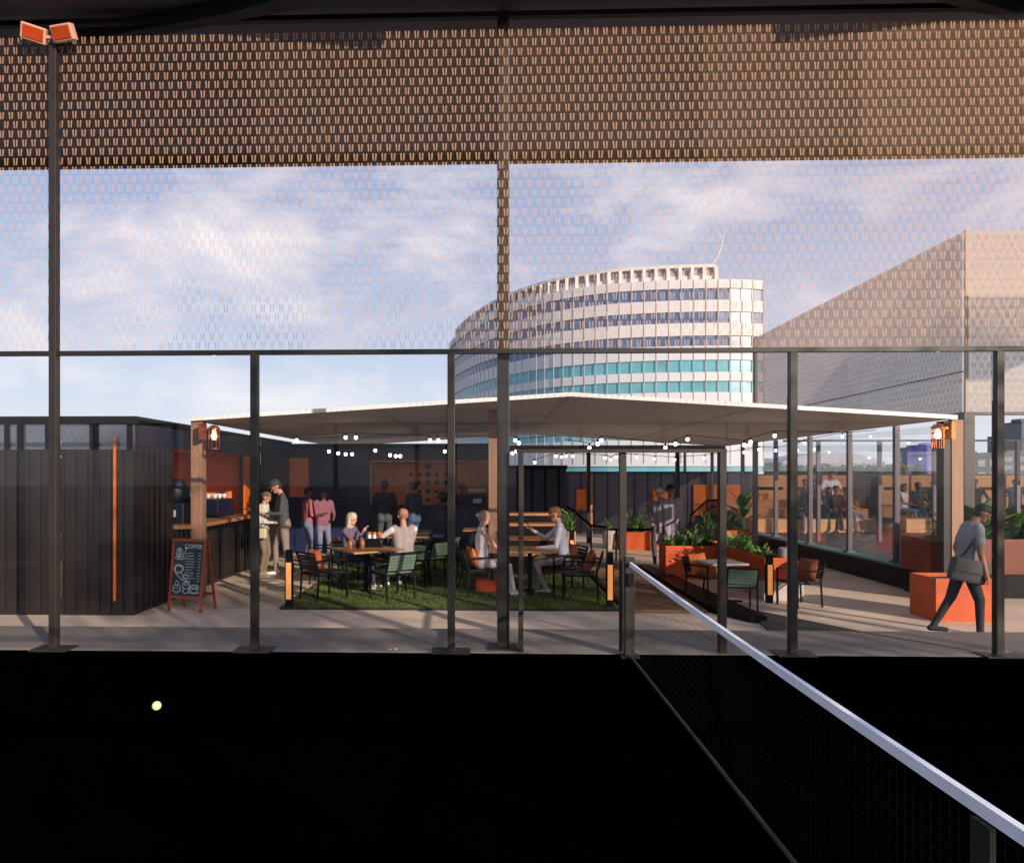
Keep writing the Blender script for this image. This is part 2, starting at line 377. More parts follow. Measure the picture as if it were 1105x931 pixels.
# ================================================================ behind the camera: the other side of the court (casts the shadow streaks)
ow = empty('far_court_wall', 'opposite steel and glass side wall of the court behind the viewpoint', 'court wall', (0, -3, 0))
for k in range(12):
    x = -10 + 2 * k + .3
    MB().box(x - .05, x + .05, -3.05, -2.95, .0, 3.0).build('post', M_post, ow, world=True)
MB().box(-10, 13, -3.03, -2.97, 3.0, 3.05).build('top_rail', M_dark, ow, world=True)
MB().box(-10, 13, -3.02, -2.98, 4.0, 4.05).build('mid_rail', M_dark, ow, world=True)
def backtree(label, x, y, h, r_, n_):  # unseen trees, added to dapple the sunlight on posts and kiosk
    e = empty('dapple_tree', label, 'tree', (x, y, -.02), group='trees added behind the court for dapple')
    b = MB().bar((0, 0, 0), (.1, 0, h * .55), .16, 8, .09)
    for k in range(7):
        a = k * .9; b.bar((.1, 0, h * (.35 + .03 * k)), (r_ * .7 * math.cos(a), r_ * .7 * math.sin(a), h * (.62 + .04 * k)), .05, 6, .02)
    b.build('trunk', M_dark, e); n = n_; c_ = []
    cl = [(RNG.normal(0, r_ * .45), RNG.normal(0, r_ * .45), h * .7 + RNG.normal(0, h * .13)) for _ in range(26)]
    v = np.zeros((n, 4, 3)); ci = RNG.integers(0, 26, n); ctr = np.array(cl)[ci] + RNG.normal(0, r_ * .17, (n, 3))
    d1 = RNG.normal(0, 1, (n, 3)); d1 /= np.linalg.norm(d1, axis=1)[:, None]; d2 = RNG.normal(0, 1, (n, 3)); d2 -= (d2 * d1).sum(1)[:, None] * d1; d2 /= np.linalg.norm(d2, axis=1)[:, None]
    v[:, 0] = ctr - d1 * .09; v[:, 1] = ctr + d2 * .05; v[:, 2] = ctr + d1 * .09; v[:, 3] = ctr - d2 * .05
    mb = MB(); mb.v = [tuple(p) for p in v.reshape(-1, 3)]; mb.f = [(4 * i, 4 * i + 1, 4 * i + 2, 4 * i + 3) for i in range(n)]; mb.build('crown', M_leafd, e)
backtree('tall leafy tree added behind the court to dapple the sun', 11.3, -8.5, 10.5, 2.0, 3000)
backtree('broad leafy tree added behind the court to dapple the sun further right', 17.5, -9, 10.5, 2.0, 2400)

# ================================================================ LEFT KIOSK CONTAINER
XC = gx(144, 9.16); HZ = 2.5
kio = empty('kiosk_container', 'black container kiosk with an orange lined serving hatch on the left', 'kiosk', (XC, 9.16, T))
Y0, Y1 = 9.16, 16.55; HA, HB = 10.35, 13.35; ZS, ZH = 1.02, 2.17
# front wall (faces camera) with vertical ribs
b = MB().box(-9.5, XC, Y0, Y0 + .08, T, 2.12); b.build('front_wall', M_cont, kio, world=True)
rb = MB(); xx = -9.4
while xx < XC - .05: rb.box(xx, xx + .07, Y0 - .025, Y0, T + .04, 2.1); xx += .16
rb.build('cladding_ribs', M_cont, kio, world=True)
M_clere = mat('clerestory_glass', '#5a6270', .12, 0, .25, 1.2, spec=.8)
MB().box(-9.5, XC, Y0 + .01, Y0 + .05, 2.12, 2.46).build('clerestory_window', M_clere, kio, world=True)
mm = MB()
for p in (8, 22, 52, 56, 100, 104, 140): x = gx(p, Y0); mm.box(x - .03, x + .03, Y0 - .02, Y0 + .055, 2.115, 2.46)
mm.box(-9.5, XC + .02, Y0 - .03, Y0 + .06, 2.46, 2.52); mm.build('window_mullions', M_black, kio, world=True)
x = gx(125.5, Y0); MB().box(x - .016, x + .016, Y0 - .05, Y0 - .026, .10, 2.28).build('orange_strip', M_orange, kio, world=True)
# side wall faces +X, with hatch
sw = MB().box(XC - .08, XC, Y0 + .08, HA, T, 2.12).box(XC - .08, XC, HB, Y1, T, 2.12).box(XC - .08, XC, HA, HB, T, ZS - .06)
sw.build('side_wall', M_cont, kio, world=True)
rb = MB(); yy = Y0 + .1
while yy < Y1 - .1:
    if yy + .07 < HA or yy > HB: rb.box(XC, XC + .025, yy, yy + .07, T + .04, 2.1)
    else: rb.box(XC, XC + .025, yy, yy + .07, T + .04, ZS - .1)
    yy += .16
rb.build('cladding_ribs', M_cont, kio, world=True)
MB().box(XC - .08, XC, HA, HB, ZH, 2.46).box(XC - .08, XC, Y0 + .08, HA, 2.12, 2.46).box(XC - .08, XC, HB, Y1, 2.12, 2.46).build('lintel', M_navyd, kio, world=True)
MB().box(XC - 3, XC + .05, Y0 - .02, Y1, 2.52, 2.56).build('roof', M_black, kio, world=True)
MB().box(XC - .35, XC + .30, HA - .02, HB + .02, ZS - .06, ZS).build('counter', M_timber, kio, world=True, bevel=.005)
lin = MB().box(XC - 1.3, XC - 1.25, HA - .3, HB + .35, T, 2.45).box(XC - 1.3, XC - .08, HB + .3, HB + .35, T, 2.45).box(XC - 1.3, XC - .08, HA - .35, HA - .3, T, 2.45)
lin.build('orange_lining', M_orange2, kio, world=True)
MB().box(XC - 1.3, XC - .08, HA - .3, HB + .35, 2.2, 2.25).build('hatch_ceiling', M_orange2, kio, world=True)
MB().box(XC - .02, XC + .05, HB, HB + .34, ZS - .02, 2.13).build('hatch_shutter', M_orange, kio, world=True)
# things on the kiosk counter
def grinder(px, Yg, h, wdt, label):
    x = XC - .18; g = empty('coffee_machine', label, 'coffee machine', (x, Yg, ZS))
    MB().box(-wdt / 2, wdt / 2, -wdt / 2, wdt / 2, 0, h * .45).build('housing', M_navyd, g, bevel=.015)
    MB().lathe([(wdt * .25, h * .45), (wdt * .42, h * .6), (wdt * .42, h * .85), (wdt * .25, h)], n=14).build('hopper', M_navyd, g, smooth=True)
    MB().box(-wdt * .2, wdt * .2, -wdt * .62, -wdt * .5, h * .15, h * .3).build('spout', M_white, g)
    return g
grinder(232, 10.85, .70, .40, 'tall dark coffee grinder on the kiosk counter, left of two')
grinder(240, 11.35, .56, .36, 'smaller black coffee grinder on the kiosk counter, right of two')
em = empty('coffee_machine', 'low navy espresso machine with white cups on top at the kiosk hatch', 'coffee machine', (XC - .2, 12.5, ZS))
MB().box(-.2, .2, -.4, .4, 0, .32).build('housing', M_navyd, em, bevel=.02)
for k in range(7): MB().lathe([(.025, .33), (.04, .36), (.04, .41)], (-.08 + .16 * (k % 2), -.36 + k * .11), 10).build('cup', M_white, em, smooth=True)
# ================================================================ BACK CONTAINERS
YB = 16.6
bar = empty('bar_container', 'navy container bar with long orange service opening under the canopy', 'bar', (-2.3, YB, T))
xa, xb = XC - 1.2, gx(541, YB); oa, ob = gx(401, YB), gx(535, YB); zo0, zo1 = 1.78 - 33 / 45, 1.78 + (512 - 498) / 45
MB().box(xa, oa, YB, YB + .1, T, 2.42).box(ob, xb, YB, YB + .1, T, 2.42).box(oa, ob, YB, YB + .1, T, zo0).box(oa, ob, YB, YB + .1, zo1, 2.42).build('wall', M_navy, bar, world=True)
x = xa + .1
while x < xb:
    MB().box(x, x + .04, YB - .02, YB, T, 2.40 if not (oa - .05 < x < ob) else zo0 - .05).build('wall_seam', M_navyd, bar, world=True)
    x += .6
MB().box(xa, xb, YB - .06, YB + .1, 2.42, 2.52).build('roof_edge', M_black, bar, world=True)
MB().box(oa - .5, ob + .3, YB + 1.2, YB + 1.25, T, 2.42).build('orange_back_panel', M_orange2, bar, world=True)
MB().box(oa - .05, ob + .05, YB - .2, YB + .25, zo0 - .05, zo0).build('counter', M_navyd, bar, world=True)
fr_ = MB().box(oa - .02, ob + .02, YB - .03, YB, zo1, zo1 + .025).box(oa - .03, oa, YB - .03, YB, zo0, zo1); fr_.build('opening_trim', mat('pale_trim', '#b79a88', .5), bar, world=True)
# pattern of dark round holes on back panel
ho = MB(); cxh = gx(462, YB + 1.19); sc_ = (YB + 1.19) / 750
for ix in range(-2, 3):
    for iz in range(-2, 3):
        if abs(ix) + abs(iz) > 2 + (1 if iz == 1 or iz == 0 and False else 0): continue
        rr = .078 if ix == 0 and iz >= 0 else (.062 if abs(ix) + abs(iz) < 2 else .045)
        px_ = cxh + ix * 9.3 * sc_; pz = 1.78 - 9 * sc_ + iz * 9.0 * sc_
        MB().bar((px_, YB + 1.17, pz), (px_, YB + 1.198, pz), rr, 16).build('round_hole', M_navyd, bar, world=True)
for k, (p, zz) in enumerate(((478, 0), (489, 0))): pass
bm2 = empty('coffee_machine', 'dark espresso machine with a row of white cups on the bar counter', 'coffee machine', (gx(515, YB + .1), YB + .1, zo0))
MB().box(-.22, .22, -.15, .15, 0, .28).build('housing', M_black, bm2, bevel=.02)
MB().box(-.23, .23, -.17, .17, .28, .30).build('cup_tray', M_cushion, bm2)
for k in range(5): MB().lathe([(.03, .30), (.045, .34), (.045, .40)], (-.17 + k * .085, 0), 10).build('cup', M_white, bm2, smooth=True)
MB().box(-.1, .1, -.16, -.15, .06, .16).build('front_plate', mat('steel_plate', '#8d97a5', .3, .6), bm2)
# orange panels & menu boards on the back/left wall
pn = [(299, 333, 494, 536, 'orange wall panel behind the standing customers'), ]
for a, b_, c, d, lb in pn:
    p0 = yp(a, d, YB - .03); p1 = yp(b_, c, YB - .03)
    tag(MB().box(p0.x, p1.x, YB - .06, YB - .025, p0.z, p1.z).build('wall_panel', M_orange2), lb, 'panel')
def menu(a, b_, c, d, lb, Y, rows):
    p0 = yp(a, d, Y); p1 = yp(b_, c, Y); e = empty('menu_board', lb, 'menu board', ((p0.x + p1.x) / 2, Y, p0.z))
    W_, H_ = p1.x - p0.x, p1.z - p0.z
    MB().box(-W_ / 2, W_ / 2, -.02, .0, 0, H_).build('board', M_navyd, e)
    t = MB()
    for k in range(rows):
        z_ = H_ * (.92 - k * .84 / rows); l_ = W_ * (.35 + .4 * random.random())
        t.box(-W_ * .42, -W_ * .42 + l_, -.024, -.021, z_ - .012, z_); t.box(W_ * .3, W_ * .42, -.024, -.021, z_ - .012, z_)
    t.build('menu_lines', mat('dim_chalk', '#6f7686', .9), e)
menu(281, 296, 494, 548, 'tall dark menu board on the navy wall behind the short customer', YB - .03, 11)
menu(357, 372, 532, 560, 'small dark menu board on the navy wall left of the bar', YB - .03, 5)
# dark storage container
sc0 = empty('storage_container', 'low black ribbed container between the bar and the planters', 'container', (1.0, 15.2, T))
zc = 1.78 + 9 / 50; x0, x1 = gx(541, 15), gx(611, 15)
MB().box(x0, x1, 15, 18.5, T, zc).build('shell', M_navyd, sc0, world=True)
rb = MB(); x = x0 + .05
while x < x1 - .05: rb.box(x, x + .05, 14.97, 15, T, zc - .06); x += .29
rb.box(x0 - .02, x1 + .02, 14.94, 15, zc - .06, zc + .02); rb.build('ribs', M_black, sc0, world=True)
# ================================================================ CANOPY OF THE CAFE
XLc, XRc, YF, YK, ZE, ZA = gx(206, 10.4), gx(1031, 10.4), 10.4, 20.3, 1.78 + 59 / 72, 1.78 + 84.5 / 72
XA = gx(615, 10.4)
can = empty('cafe_canopy', 'broad low pitched canopy with a white front edge over the cafe terrace', 'canopy', (XA, YF, T))
th = .035
def slab(x0, z0, x1, z1, y0, y1, t, dz=0):
    return MB().add([(x0, y0, z0 + dz), (x1, y0, z1 + dz), (x1, y1, z1 + dz), (x0, y1, z0 + dz), (x0, y0, z0 + t + dz), (x1, y0, z1 + t + dz), (x1, y1, z1 + t + dz), (x0, y1, z0 + t + dz)],
                    [(0, 3, 2, 1), (4, 5, 6, 7), (0, 1, 5, 4), (1, 2, 6, 5), (2, 3, 7, 6), (3, 0, 4, 7)])
slab(XLc, ZE, XA, ZA, YF, YK, th).build('roof_panel', M_roofu, can, world=True)
slab(XA, ZA, XRc, ZE, YF, YK, th).build('roof_panel', M_roofu, can, world=True)
slab(XLc, ZE, XA, ZA, YF - .05, YF - .002, .06, -.012).build('white_fascia', M_roofe, can, world=True)
slab(XA, ZA, XRc, ZE, YF - .05, YF - .002, .06, -.012).build('white_fascia', M_roofe, can, world=True)
MB().box(XLc, XRc, YK - .1, YK + .02, ZE - .16, ZE + .03).build('rear_beam', M_post, can, world=True)
for x in (XLc + (XRc - XLc) * .25, XA, XLc + (XRc - XLc) * .75):
    z = ZE + (ZA - ZE) * ((x - XLc) / (XA - XLc) if x < XA else (XRc - x) / (XRc - XA)) if x != XA else ZA
    MB().rbar((x, YF + .01, z - .004), (x, YK - .1, z - .004), .014, .01).build('seam', mat('seam_line', '#a89c8e', .7), can, world=True)
for (p, Yc, wd, m_) in ((211.5, 10.40, .085, M_col), (532, 11.75, .075, M_col), (1034, 10.42, .085, M_col)):
    x = gx(p, Yc); zz = ZE + (ZA - ZE) * ((x - XLc) / (XA - XLc) if x < XA else (XRc - x) / (XRc - XA))
    MB().box(x - wd, x + wd, Yc + .01, Yc + .01 + 2 * wd, T, zz - .01).build('timber_column', m_, can, world=True, bevel=.005)
MB().box(gx(1020, 10.4), gx(1027, 10.4), 10.43, 10.6, T, ZE - .03).build('column_backing', M_dark, can, world=True)
for (p, Yc) in ((338, 17.9), (350, 17.9), (635, 19.2), (731, 19.2), (815, 17.3)):
    x = gx(p, Yc); MB().box(x - .05, x + .05, Yc - .05, Yc + .05, T, ZE - .02).build('steel_column', M_dark if p < 800 else M_anthr, can, world=True)
# copper lanterns on the columns
def lantern(px, py, side, label):
    Yl = 10.25; p = yp(px, py, Yl); e = empty('wall_lantern', label, 'lantern', (p.x, p.y, p.z), group='copper wall lanterns')
    MB().lathe([(.085, .13), (.085, .15), (.05, .19), (.02, .20)], n=16).build('cap', M_copper, e)
    c = MB(); 
    for k in range(8):
        a = k * math.pi / 4; c.bar((.078 * math.cos(a), .078 * math.sin(a), -.16), (.078 * math.cos(a), .078 * math.sin(a), .13), .005, 4)
    for z_ in (-.16, -.03, .06): c.lathe([(.074, z_), (.083, z_), (.083, z_ + .012), (.074, z_ + .012)], n=16)
    c.build('cage', M_copper, e)
    MB().lathe([(.02, .12), (.034, .08), (.042, .03), (.03, -.01), (.01, -.02)], n=14).build('bulb', M_bulbw, e, smooth=True)
    MB().box(min(0, side * .20), max(0, side * .20), -.02, .02, .12, .15).box(side * .19 - .025, side * .19 + .025, -.05, .14, -.02, .22).build('bracket', M_copper, e)
lantern(231, 473, -1, 'copper caged lantern on the left timber column by the kiosk')
lantern(1012, 472, 1, 'copper caged lantern on the right timber column by the planters')
# string lights
def string(label, pts_px, Y, ends, zoff=.08, rb=.030):
    P = [yp(a, c, Y + (dy if True else 0)) for a, c, dy in pts_px]
    e = empty('string_light', label, 'string lights', tuple(P[0]), group='festoon strings under the canopy')
    pts = [Vector(p) + Vector((0, 0, zoff)) for p in P]
    A = yp(ends[0][0], ends[0][1], Y); B = yp(ends[1][0], ends[1][1], Y)
    allp = sorted([A] + pts + [B], key=lambda v: v.x)
    cb = MB(); cb.path(allp, .007, 5); cb.build('cable', M_black, e, world=True)
    for p in P:
        bl = MB().ell((0, 0, 0), rb, rb, rb * 1.15, 10, 8).build('bulb', M_bulb, e, loc=(p.x - P[0].x, p.y - P[0].y, p.z - P[0].z), smooth=True)
        MB().lathe([(rb * .55, rb * .8), (rb * .6, rb * 2), (rb * .2, zoff)], n=8).build('socket', M_black, bl)
string('front festoon string of bulbs under the left half of the canopy', [(320, 475, 0), (373, 472, 0), (384, 472, 0), (464, 475, 0), (473, 475, 0), (556, 475, 0), (560, 478, 0)], 12.2, ((262, 460), (600, 470)))
string('front festoon string of bulbs under the right half of the canopy', [(645, 479, 0), (649, 475, 0), (636, 483, 0), (718, 483, 0), (729, 479, 0), (742, 474, 0), (803, 480, 0), (810, 477, 0), (836, 470, 0)], 12.2, ((610, 474), (915, 466)))
string('rear festoon string of bulbs before the navy bar wall', [(290, 490, 0), (355, 487, 0), (365, 489, 0), (373, 490, 0), (380, 490, 0), (405, 486, 0), (421, 491, 0), (427, 492, 0), (432, 492, 0), (480, 487, 0), (553, 489, 0), (557, 487, 0)], 15.6, ((270, 482), (575, 486)), .07, .035)
string('rear festoon string of small bulbs above the grey fence', [(577, 499, 0), (600, 492, 0), (606, 493, 0), (611, 492, 0), (618, 492, 0), (653, 494, 0), (659, 496, 0), (665, 493, 0), (687, 493, 0), (706, 495, 0), (728, 496, 0), (760, 494, 0), (803, 488, 0), (819, 485, 0), (837, 486, 0)], 16.6, ((572, 492), (862, 478)), .07, .03)
string('short dark festoon end by the right canopy edge', [(868, 478, 0), (909, 471, 0)], 13.5, ((850, 484), (945, 464)), .07, .022)
# ================================================================ GRASS
GX0, GX1, GY0, GY1 = gp(303, 657).x, gp(667, 659).x, 9.62, 16.4
struct(MB().box(GX0, GX1, GY0, GY1, T - .05, T + .012).build('lawn_soil', M_soil))
le = MB().box(GX0 - .012, GX1 + .012, GY0 - .012, GY0, T, T + .03).box(GX0 - .012, GX0, GY0, GY1, T, T + .03); tag(le.build('lawn_edging', M_dark), 'thin dark steel edging strip round the artificial lawn', 'edging')
n = 95000; gx_ = RNG.uniform(GX0, GX1, n); u = RNG.random(n); gy_ = GY0 + (GY1 - GY0) * u ** 1.4
hh = RNG.uniform(.02, .05, n); an = RNG.uniform(0, math.tau, n); ww = .007; lx = RNG.normal(0, .014, n); ly = RNG.normal(0, .014, n)
V = np.zeros((n, 3, 3)); V[:, 0] = np.stack([gx_ - np.cos(an) * ww, gy_ - np.sin(an) * ww, np.full(n, T + .01)], 1)
V[:, 1] = np.stack([gx_ + np.cos(an) * ww, gy_ + np.sin(an) * ww, np.full(n, T + .01)], 1); V[:, 2] = np.stack([gx_ + lx, gy_ + ly, T + .01 + hh], 1)
me = bpy.data.meshes.new('grass'); me.vertices.add(3 * n); me.vertices.foreach_set('co', V.reshape(-1)); me.loops.add(3 * n); me.loops.foreach_set('vertex_index', np.arange(3 * n, dtype=np.int32))
me.polygons.add(n); me.polygons.foreach_set('loop_start', np.arange(0, 3 * n, 3, dtype=np.int32)); me.update(calc_edges=True); me.materials.append(M_grass)
go = bpy.data.objects.new('grass', me); COL.objects.link(go); go['kind'] = 'stuff'; go['label'] = 'short green artificial grass under the cafe tables'; go['category'] = 'grass'
# ================================================================ DECK, RAMP, HANDRAIL
DX0, DX1 = gp(680, 660).x, gp(749, 661).x
dk = empty('timber_deck', 'brown timber boardwalk beside the lawn leading to the planters', 'deck', (DX0, 9.5, T))
b = MB(); yy = 9.5
while yy < 14.6: b.box(DX0, DX1 + .15, yy, yy + .128, T + .005, T + .05); yy += .14
b.build('boards', M_deck, dk, world=True)
MB().box(DX0 - .08, DX0 - .01, 9.5, 14.6, T, T + .07).build('edge_trim', M_black, dk, world=True)
rp_ = empty('access_ramp', 'dark low ramp with black edges between the deck and paving', 'ramp', (3, 9, T))
q = [gp(675, 622), gp(690, 621), gp(845, 688), gp(800, 688), gp(757, 667)]
MB().prism([(3.02, 14.0), (3.02, 9.6), (3.35, 8.9), (3.55, 8.9), (3.25, 14.0)], T + .001, T + .09).build('ramp_edge', M_black, rp_, world=True)
MB().prism([(3.36, 8.3), (4.45, 8.3), (3.9, 9.2), (3.56, 9.75), (3.45, 8.9)], T + .001, T + .035).build('ramp_plate', mat('ramp_plate', '#4a443f', .7), rp_, world=True)
hr_ = empty('handrail', 'long black steel handrail on posts crossing before the planters', 'handrail', (3, 15, T))
za = 1.78 - (570 - 512) / 50
b = MB(); b.rbar((gx(607, 14.8), 14.8, za), (gx(775, 14.8), 14.8, za), .035, .05); b.build('top_bar', M_black, hr_, world=True)
for p in (609, 665, 720, 772):
    x = gx(p, 14.8); MB().box(x - .02, x + .02, 14.78, 14.82, T, za - .02).build('post', M_black, hr_, world=True)
st = empty('stair_rail', 'sloping black stair handrail descending behind the seated man', 'handrail', (1.8, 16, T))
b = MB(); P = [yp(608, 545, 16.5), yp(618, 550, 16.4), yp(638, 567, 15.6), yp(655, 569, 15.5)]; b.path(P, .03, 6); b.build('top_bar', M_black, st, world=True)
for p in P[::1]: MB().bar((p.x, p.y, T), tuple(p), .018, 6).build('post', M_black, st, world=True)
st2 = empty('stair_rail', 'black stair handrail stepping across the large orange artwork', 'handrail', (5, 21, T))
b = MB(); P = [yp(745, 556, 19), yp(763, 540, 19.3), yp(782, 539, 19.3)]; b.path(P, .03, 6); P2 = [yp(752, 560, 19), yp(768, 547, 19.3), yp(782, 546, 19.3)]; b.path(P2, .02, 6); b.build('top_bar', M_black, st2, world=True)
for p in P: MB().bar((p.x, p.y, T), tuple(p), .02, 6).build('post', M_black, st2, world=True)
dr = empty('stair_rail', 'dark sloping handrail above the long planter end and the teal kerb', 'handrail', (5, 12, T))
P = [yp(800, 582, 12.6), yp(833, 603, 10.9), yp(850, 603, 10.9)]
b = MB(); b.path(P, .018, 6); b.build('top_bar', M_black, dr, world=True)
for p in P: MB().bar((p.x, p.y, T), tuple(p), .014, 6).build('post', M_black, dr, world=True)
# wooden stepped bench under the storage container
sb = empty('stepped_bench', 'small timber stepped bench in front of the black container', 'bench', (gx(572, 13.6), 13.6, T))
for k, (z_, yy) in enumerate(((.42, 12.9), (.66, 13.4), (.90, 13.9), (1.08, 14.4))):
    MB().box(-.62, .55, yy - 13.6, yy - 13.6 + .42, z_ - .05, z_).build('seat_board', M_timber, sb, bevel=.004)
    MB().box(-.60, .53, yy - 13.6 + .03, yy - 13.6 + .42, 0, z_ - .052).build('riser', M_black, sb)
# ================================================================ FENCE + ORANGE PANELS
YFn = 22.2
fn = empty('rear_fence', 'tall dark grey clad fence closing the terrace behind the planters', 'fence', (5, YFn, T))
fa, fb = gx(598, YFn), gx(818, YFn)
MB().box(fa - 4, fb, YFn, YFn + .1, T, 1.84).build('panels', M_anthr, fn, world=True)
rb = MB(); x = fa
while x < fb - .05: rb.box(x, x + .035, YFn - .02, YFn, T, 1.83); x += .42
rb.box(fa - 4, fb, YFn - .04, YFn + .12, 1.84, 1.88); rb.build('battens', mat('batten', '#2c2931', .5), fn, world=True)
for a, b_, c, d, lb in ((602.5, 608.5, 523, 556, 'narrow tall orange panel on the grey fence by the black container'), (622, 635, 528, 550, 'small square orange panel on the grey fence left of the timber post'),
                        (704, 726, 529, 552, 'orange panel on the grey fence behind the standing couple'), (748, 799, 523, 556, 'large orange panel on the grey fence above the leafy planter')):
    p0 = yp(a, d, YFn - .05); p1 = yp(b_, c, YFn - .05)
    tag(MB().box(p0.x, p1.x, YFn - .09, YFn - .045, p0.z, p1.z).build('wall_panel', M_orange, bevel=.006), lb, 'panel', 'orange panels on the fence')
x = gx(637, 21); tag(MB().box(x - .06, x + .06, 20.94, 21.06, T, 1.78).build('timber_post', M_timber), 'slim timber post standing before the grey fence', 'post')
# ================================================================ VEGETATION HELPERS
def leaf(b, base, d, L_, W_, droop=.5, seg=4):
    base = Vector(base); d = Vector(d).normalized(); side = d.cross(Vector((0, 0, 1)))
    side = side.normalized() if side.length > .01 else Vector((1, 0, 0)); k = len(b.v); p = base.copy(); dd = d.copy()
    pts = []
    for i in range(seg + 1):
        t = i / seg; wv = W_ * math.sin(math.pi * min(.97, .08 + .9 * t)) / 2
        pts += [p - side * wv + Vector((0, 0, wv * .35)), p.copy(), p + side * wv + Vector((0, 0, wv * .35))]
        p = p + dd * (L_ / seg); dd = (dd + Vector((0, 0, -droop / seg))).normalized()
    fs = []
    for i in range(seg): a = 3 * i; fs += [(a, a + 1, a + 4, a + 3), (a + 1, a + 2, a + 5, a + 4)]
    b.add(pts, fs)
def bush(name, label, x, y, z, rx, ry, h, n, L_, m, m2=None, droop=.7, cat='plant', group=None, upright=.5, wr=.35):
    e = empty(name, label, cat, (x, y, z), group=group)
    for mi, mm_ in enumerate([m, m2] if m2 else [m]):
        b = MB()
        for k in range(n // (2 if m2 else 1)):
            a = random.random() * math.tau; r = math.sqrt(random.random()); hz = random.random() ** 1.2
            clump = .75 + .35 * math.sin(a * 3 + mi)
            p = (rx * r * math.cos(a) * (1 - .4 * hz) * clump, ry * r * math.sin(a) * (1 - .4 * hz), h * hz * clump)
            d = (math.cos(a) * (1 - upright), math.sin(a) * (1 - upright), upright + random.uniform(-.3, .5))
            leaf(b, p, d, L_ * random.uniform(.6, 1.2), L_ * wr * random.uniform(.7, 1.2), droop, 3)
        b.build('foliage', mm_, e)
    s_ = MB()
    for k in range(4): s_.bar((random.uniform(-.3, .3) * rx, random.uniform(-.3, .3) * ry, 0), (random.uniform(-.6, .6) * rx, random.uniform(-.6, .6) * ry, h * .8), .008, 5)
    s_.build('stem', M_leafd, e)
    return e
def bigleaf(label, x, y, z, h, n, L_, W_, m=M_leaf, group=None):
    e = empty('leafy_plant', label, 'plant', (x, y, z), group=group); b = MB(); s_ = MB()
    for k in range(n):
        a = k * 2.4 + random.uniform(-.3, .3); t = .35 + .65 * (k + .5) / n; tip = (math.cos(a) * .12 * (1.3 - t), math.sin(a) * .12 * (1.3 - t), h * t)
        s_.bar((math.cos(a) * .02, math.sin(a) * .02, 0), tip, .008, 5)
        leaf(b, tip, (math.cos(a) * (1.2 - t * .8), math.sin(a) * (1.2 - t * .8), .55 + .5 * t), L_ * random.uniform(.8, 1.15), W_ * random.uniform(.8, 1.1), 1.1, 6)
    b.build('foliage', m, e, smooth=False); s_.build('stem', M_leafd, e); return e
# ================================================================ PLANTERS
def planter(label, x0, x1, y0, y1, z0, z1, m=M_corten):
    e = empty('planter', label, 'planter', ((x0 + x1) / 2, (y0 + y1) / 2, z0), group='orange steel planters'); t = .02
    b = MB(); b.box(x0, x1, y0, y0 + t, z0, z1).box(x0, x1, y1 - t, y1, z0, z1).box(x0, x0 + t, y0 + t, y1 - t, z0, z1).box(x1 - t, x1, y0 + t, y1 - t, z0, z1)
    b.build('steel_box', m, e, world=True); MB().box(x0 + t, x1 - t, y0 + t, y1 - t, z0 + .02, z1 - .05).build('soil', mat('soil', '#2a2019', .95, 0, .4, 30, bump=.5), e, world=True)
    return e
XA0 = gx(714, 12.9); XB0 = 4.13
planter('long orange planter facing the deck with herbs and shrubs', XA0, XB0 - .01, 12.6, 13.1, T, .50)
planter('narrow orange planter running toward the concrete seat', XB0, XB0 + .33, 10.45, 13.1, T + .30, .545)
cs = empty('concrete_seat', 'pale concrete block seat at the end of the orange planter', 'seat', (4.4, 10.9, T))
MB().box(XB0 + .0, 4.72, 10.47, 12.2, T, T + .295).build('block', M_concrete, cs, world=True, bevel=.01)
MB().box(XB0 + .335, 4.72, 10.47, 12.2, T + .297, T + .40).build('seat_slab', M_concrete, cs, world=True, bevel=.01)
pot = tag(MB().lathe([(.07, 0), (.105, .06), (.115, .2), (.10, .34), (.085, .36), (.075, .33)], n=20).build('pot', mat('grey_pot', '#8f8b88', .6, 0, .1, 8), loc=(4.56, 10.75, T + .405), smooth=True), 'tall pale grey pot on the concrete seat', 'pot')
for k, (p, lb, h, m1, m2) in enumerate(((722, 'lime leafed herb at the left end of the long orange planter', .16, M_leafl, M_leaf), (736, 'grassy herb second from the left in the long orange planter', .24, M_leafd, M_leaf),
                                    (748, 'pale green herb in the middle of the long orange planter', .30, M_leafl, M_leaf), (762, 'dark herb at the right end of the long orange planter', .2, M_leafd, M_leaf))):
    bush('herb_plant', lb, gx(p, 12.85), 12.85, .45, .13, .15, h, 90, .13, m1, m2, group='herbs in the long planter')
bush('herb_plant', 'bushy green trailing shrub filling the narrow orange planter', XB0 + .16, 12.0, .49, .2, .8, .25, 260, .14, M_leaf, M_leafl)
bush('herb_plant', 'lime green low plant at the near end of the narrow planter', XB0 + .16, 10.9, .49, .13, .35, .12, 90, .12, M_leafl, M_leaf)
# rear planters
zr = 1.78 - 58 / 42.0
planter('rear orange planter with rounded shrub behind the handrail', gx(668, 17.5), gx(708, 17.5), 17.4, 18.0, T, zr - .05)
planter('rear orange planter below the large orange artwork', gx(775, 17.5), gx(812, 17.5), 17.4, 18.0, T, zr)
bush('leafy_plant', 'rounded light green shrub in the rear planter left of the couple', gx(688, 17.7), 17.7, zr - .1, .42, .25, .42, 260, .16, M_leafl, M_leaf)
bush('leafy_plant', 'dark spiky shrub beside the large orange artwork', gx(765, 17.7), 17.7, zr - .3, .3, .25, .62, 170, .24, M_leafd, M_leaf, upright=.75, wr=.2)
bush('leafy_plant', 'dark green bush at the foot of the big leafed plant', gx(787, 17.7), 17.7, zr - .05, .33, .25, .38, 160, .18, M_leafd, M_leaf)
bigleaf('big leafed banana plant in the rear orange planter', gx(801, 17.7), 17.7, zr - .05, .7, 11, .55, .19)
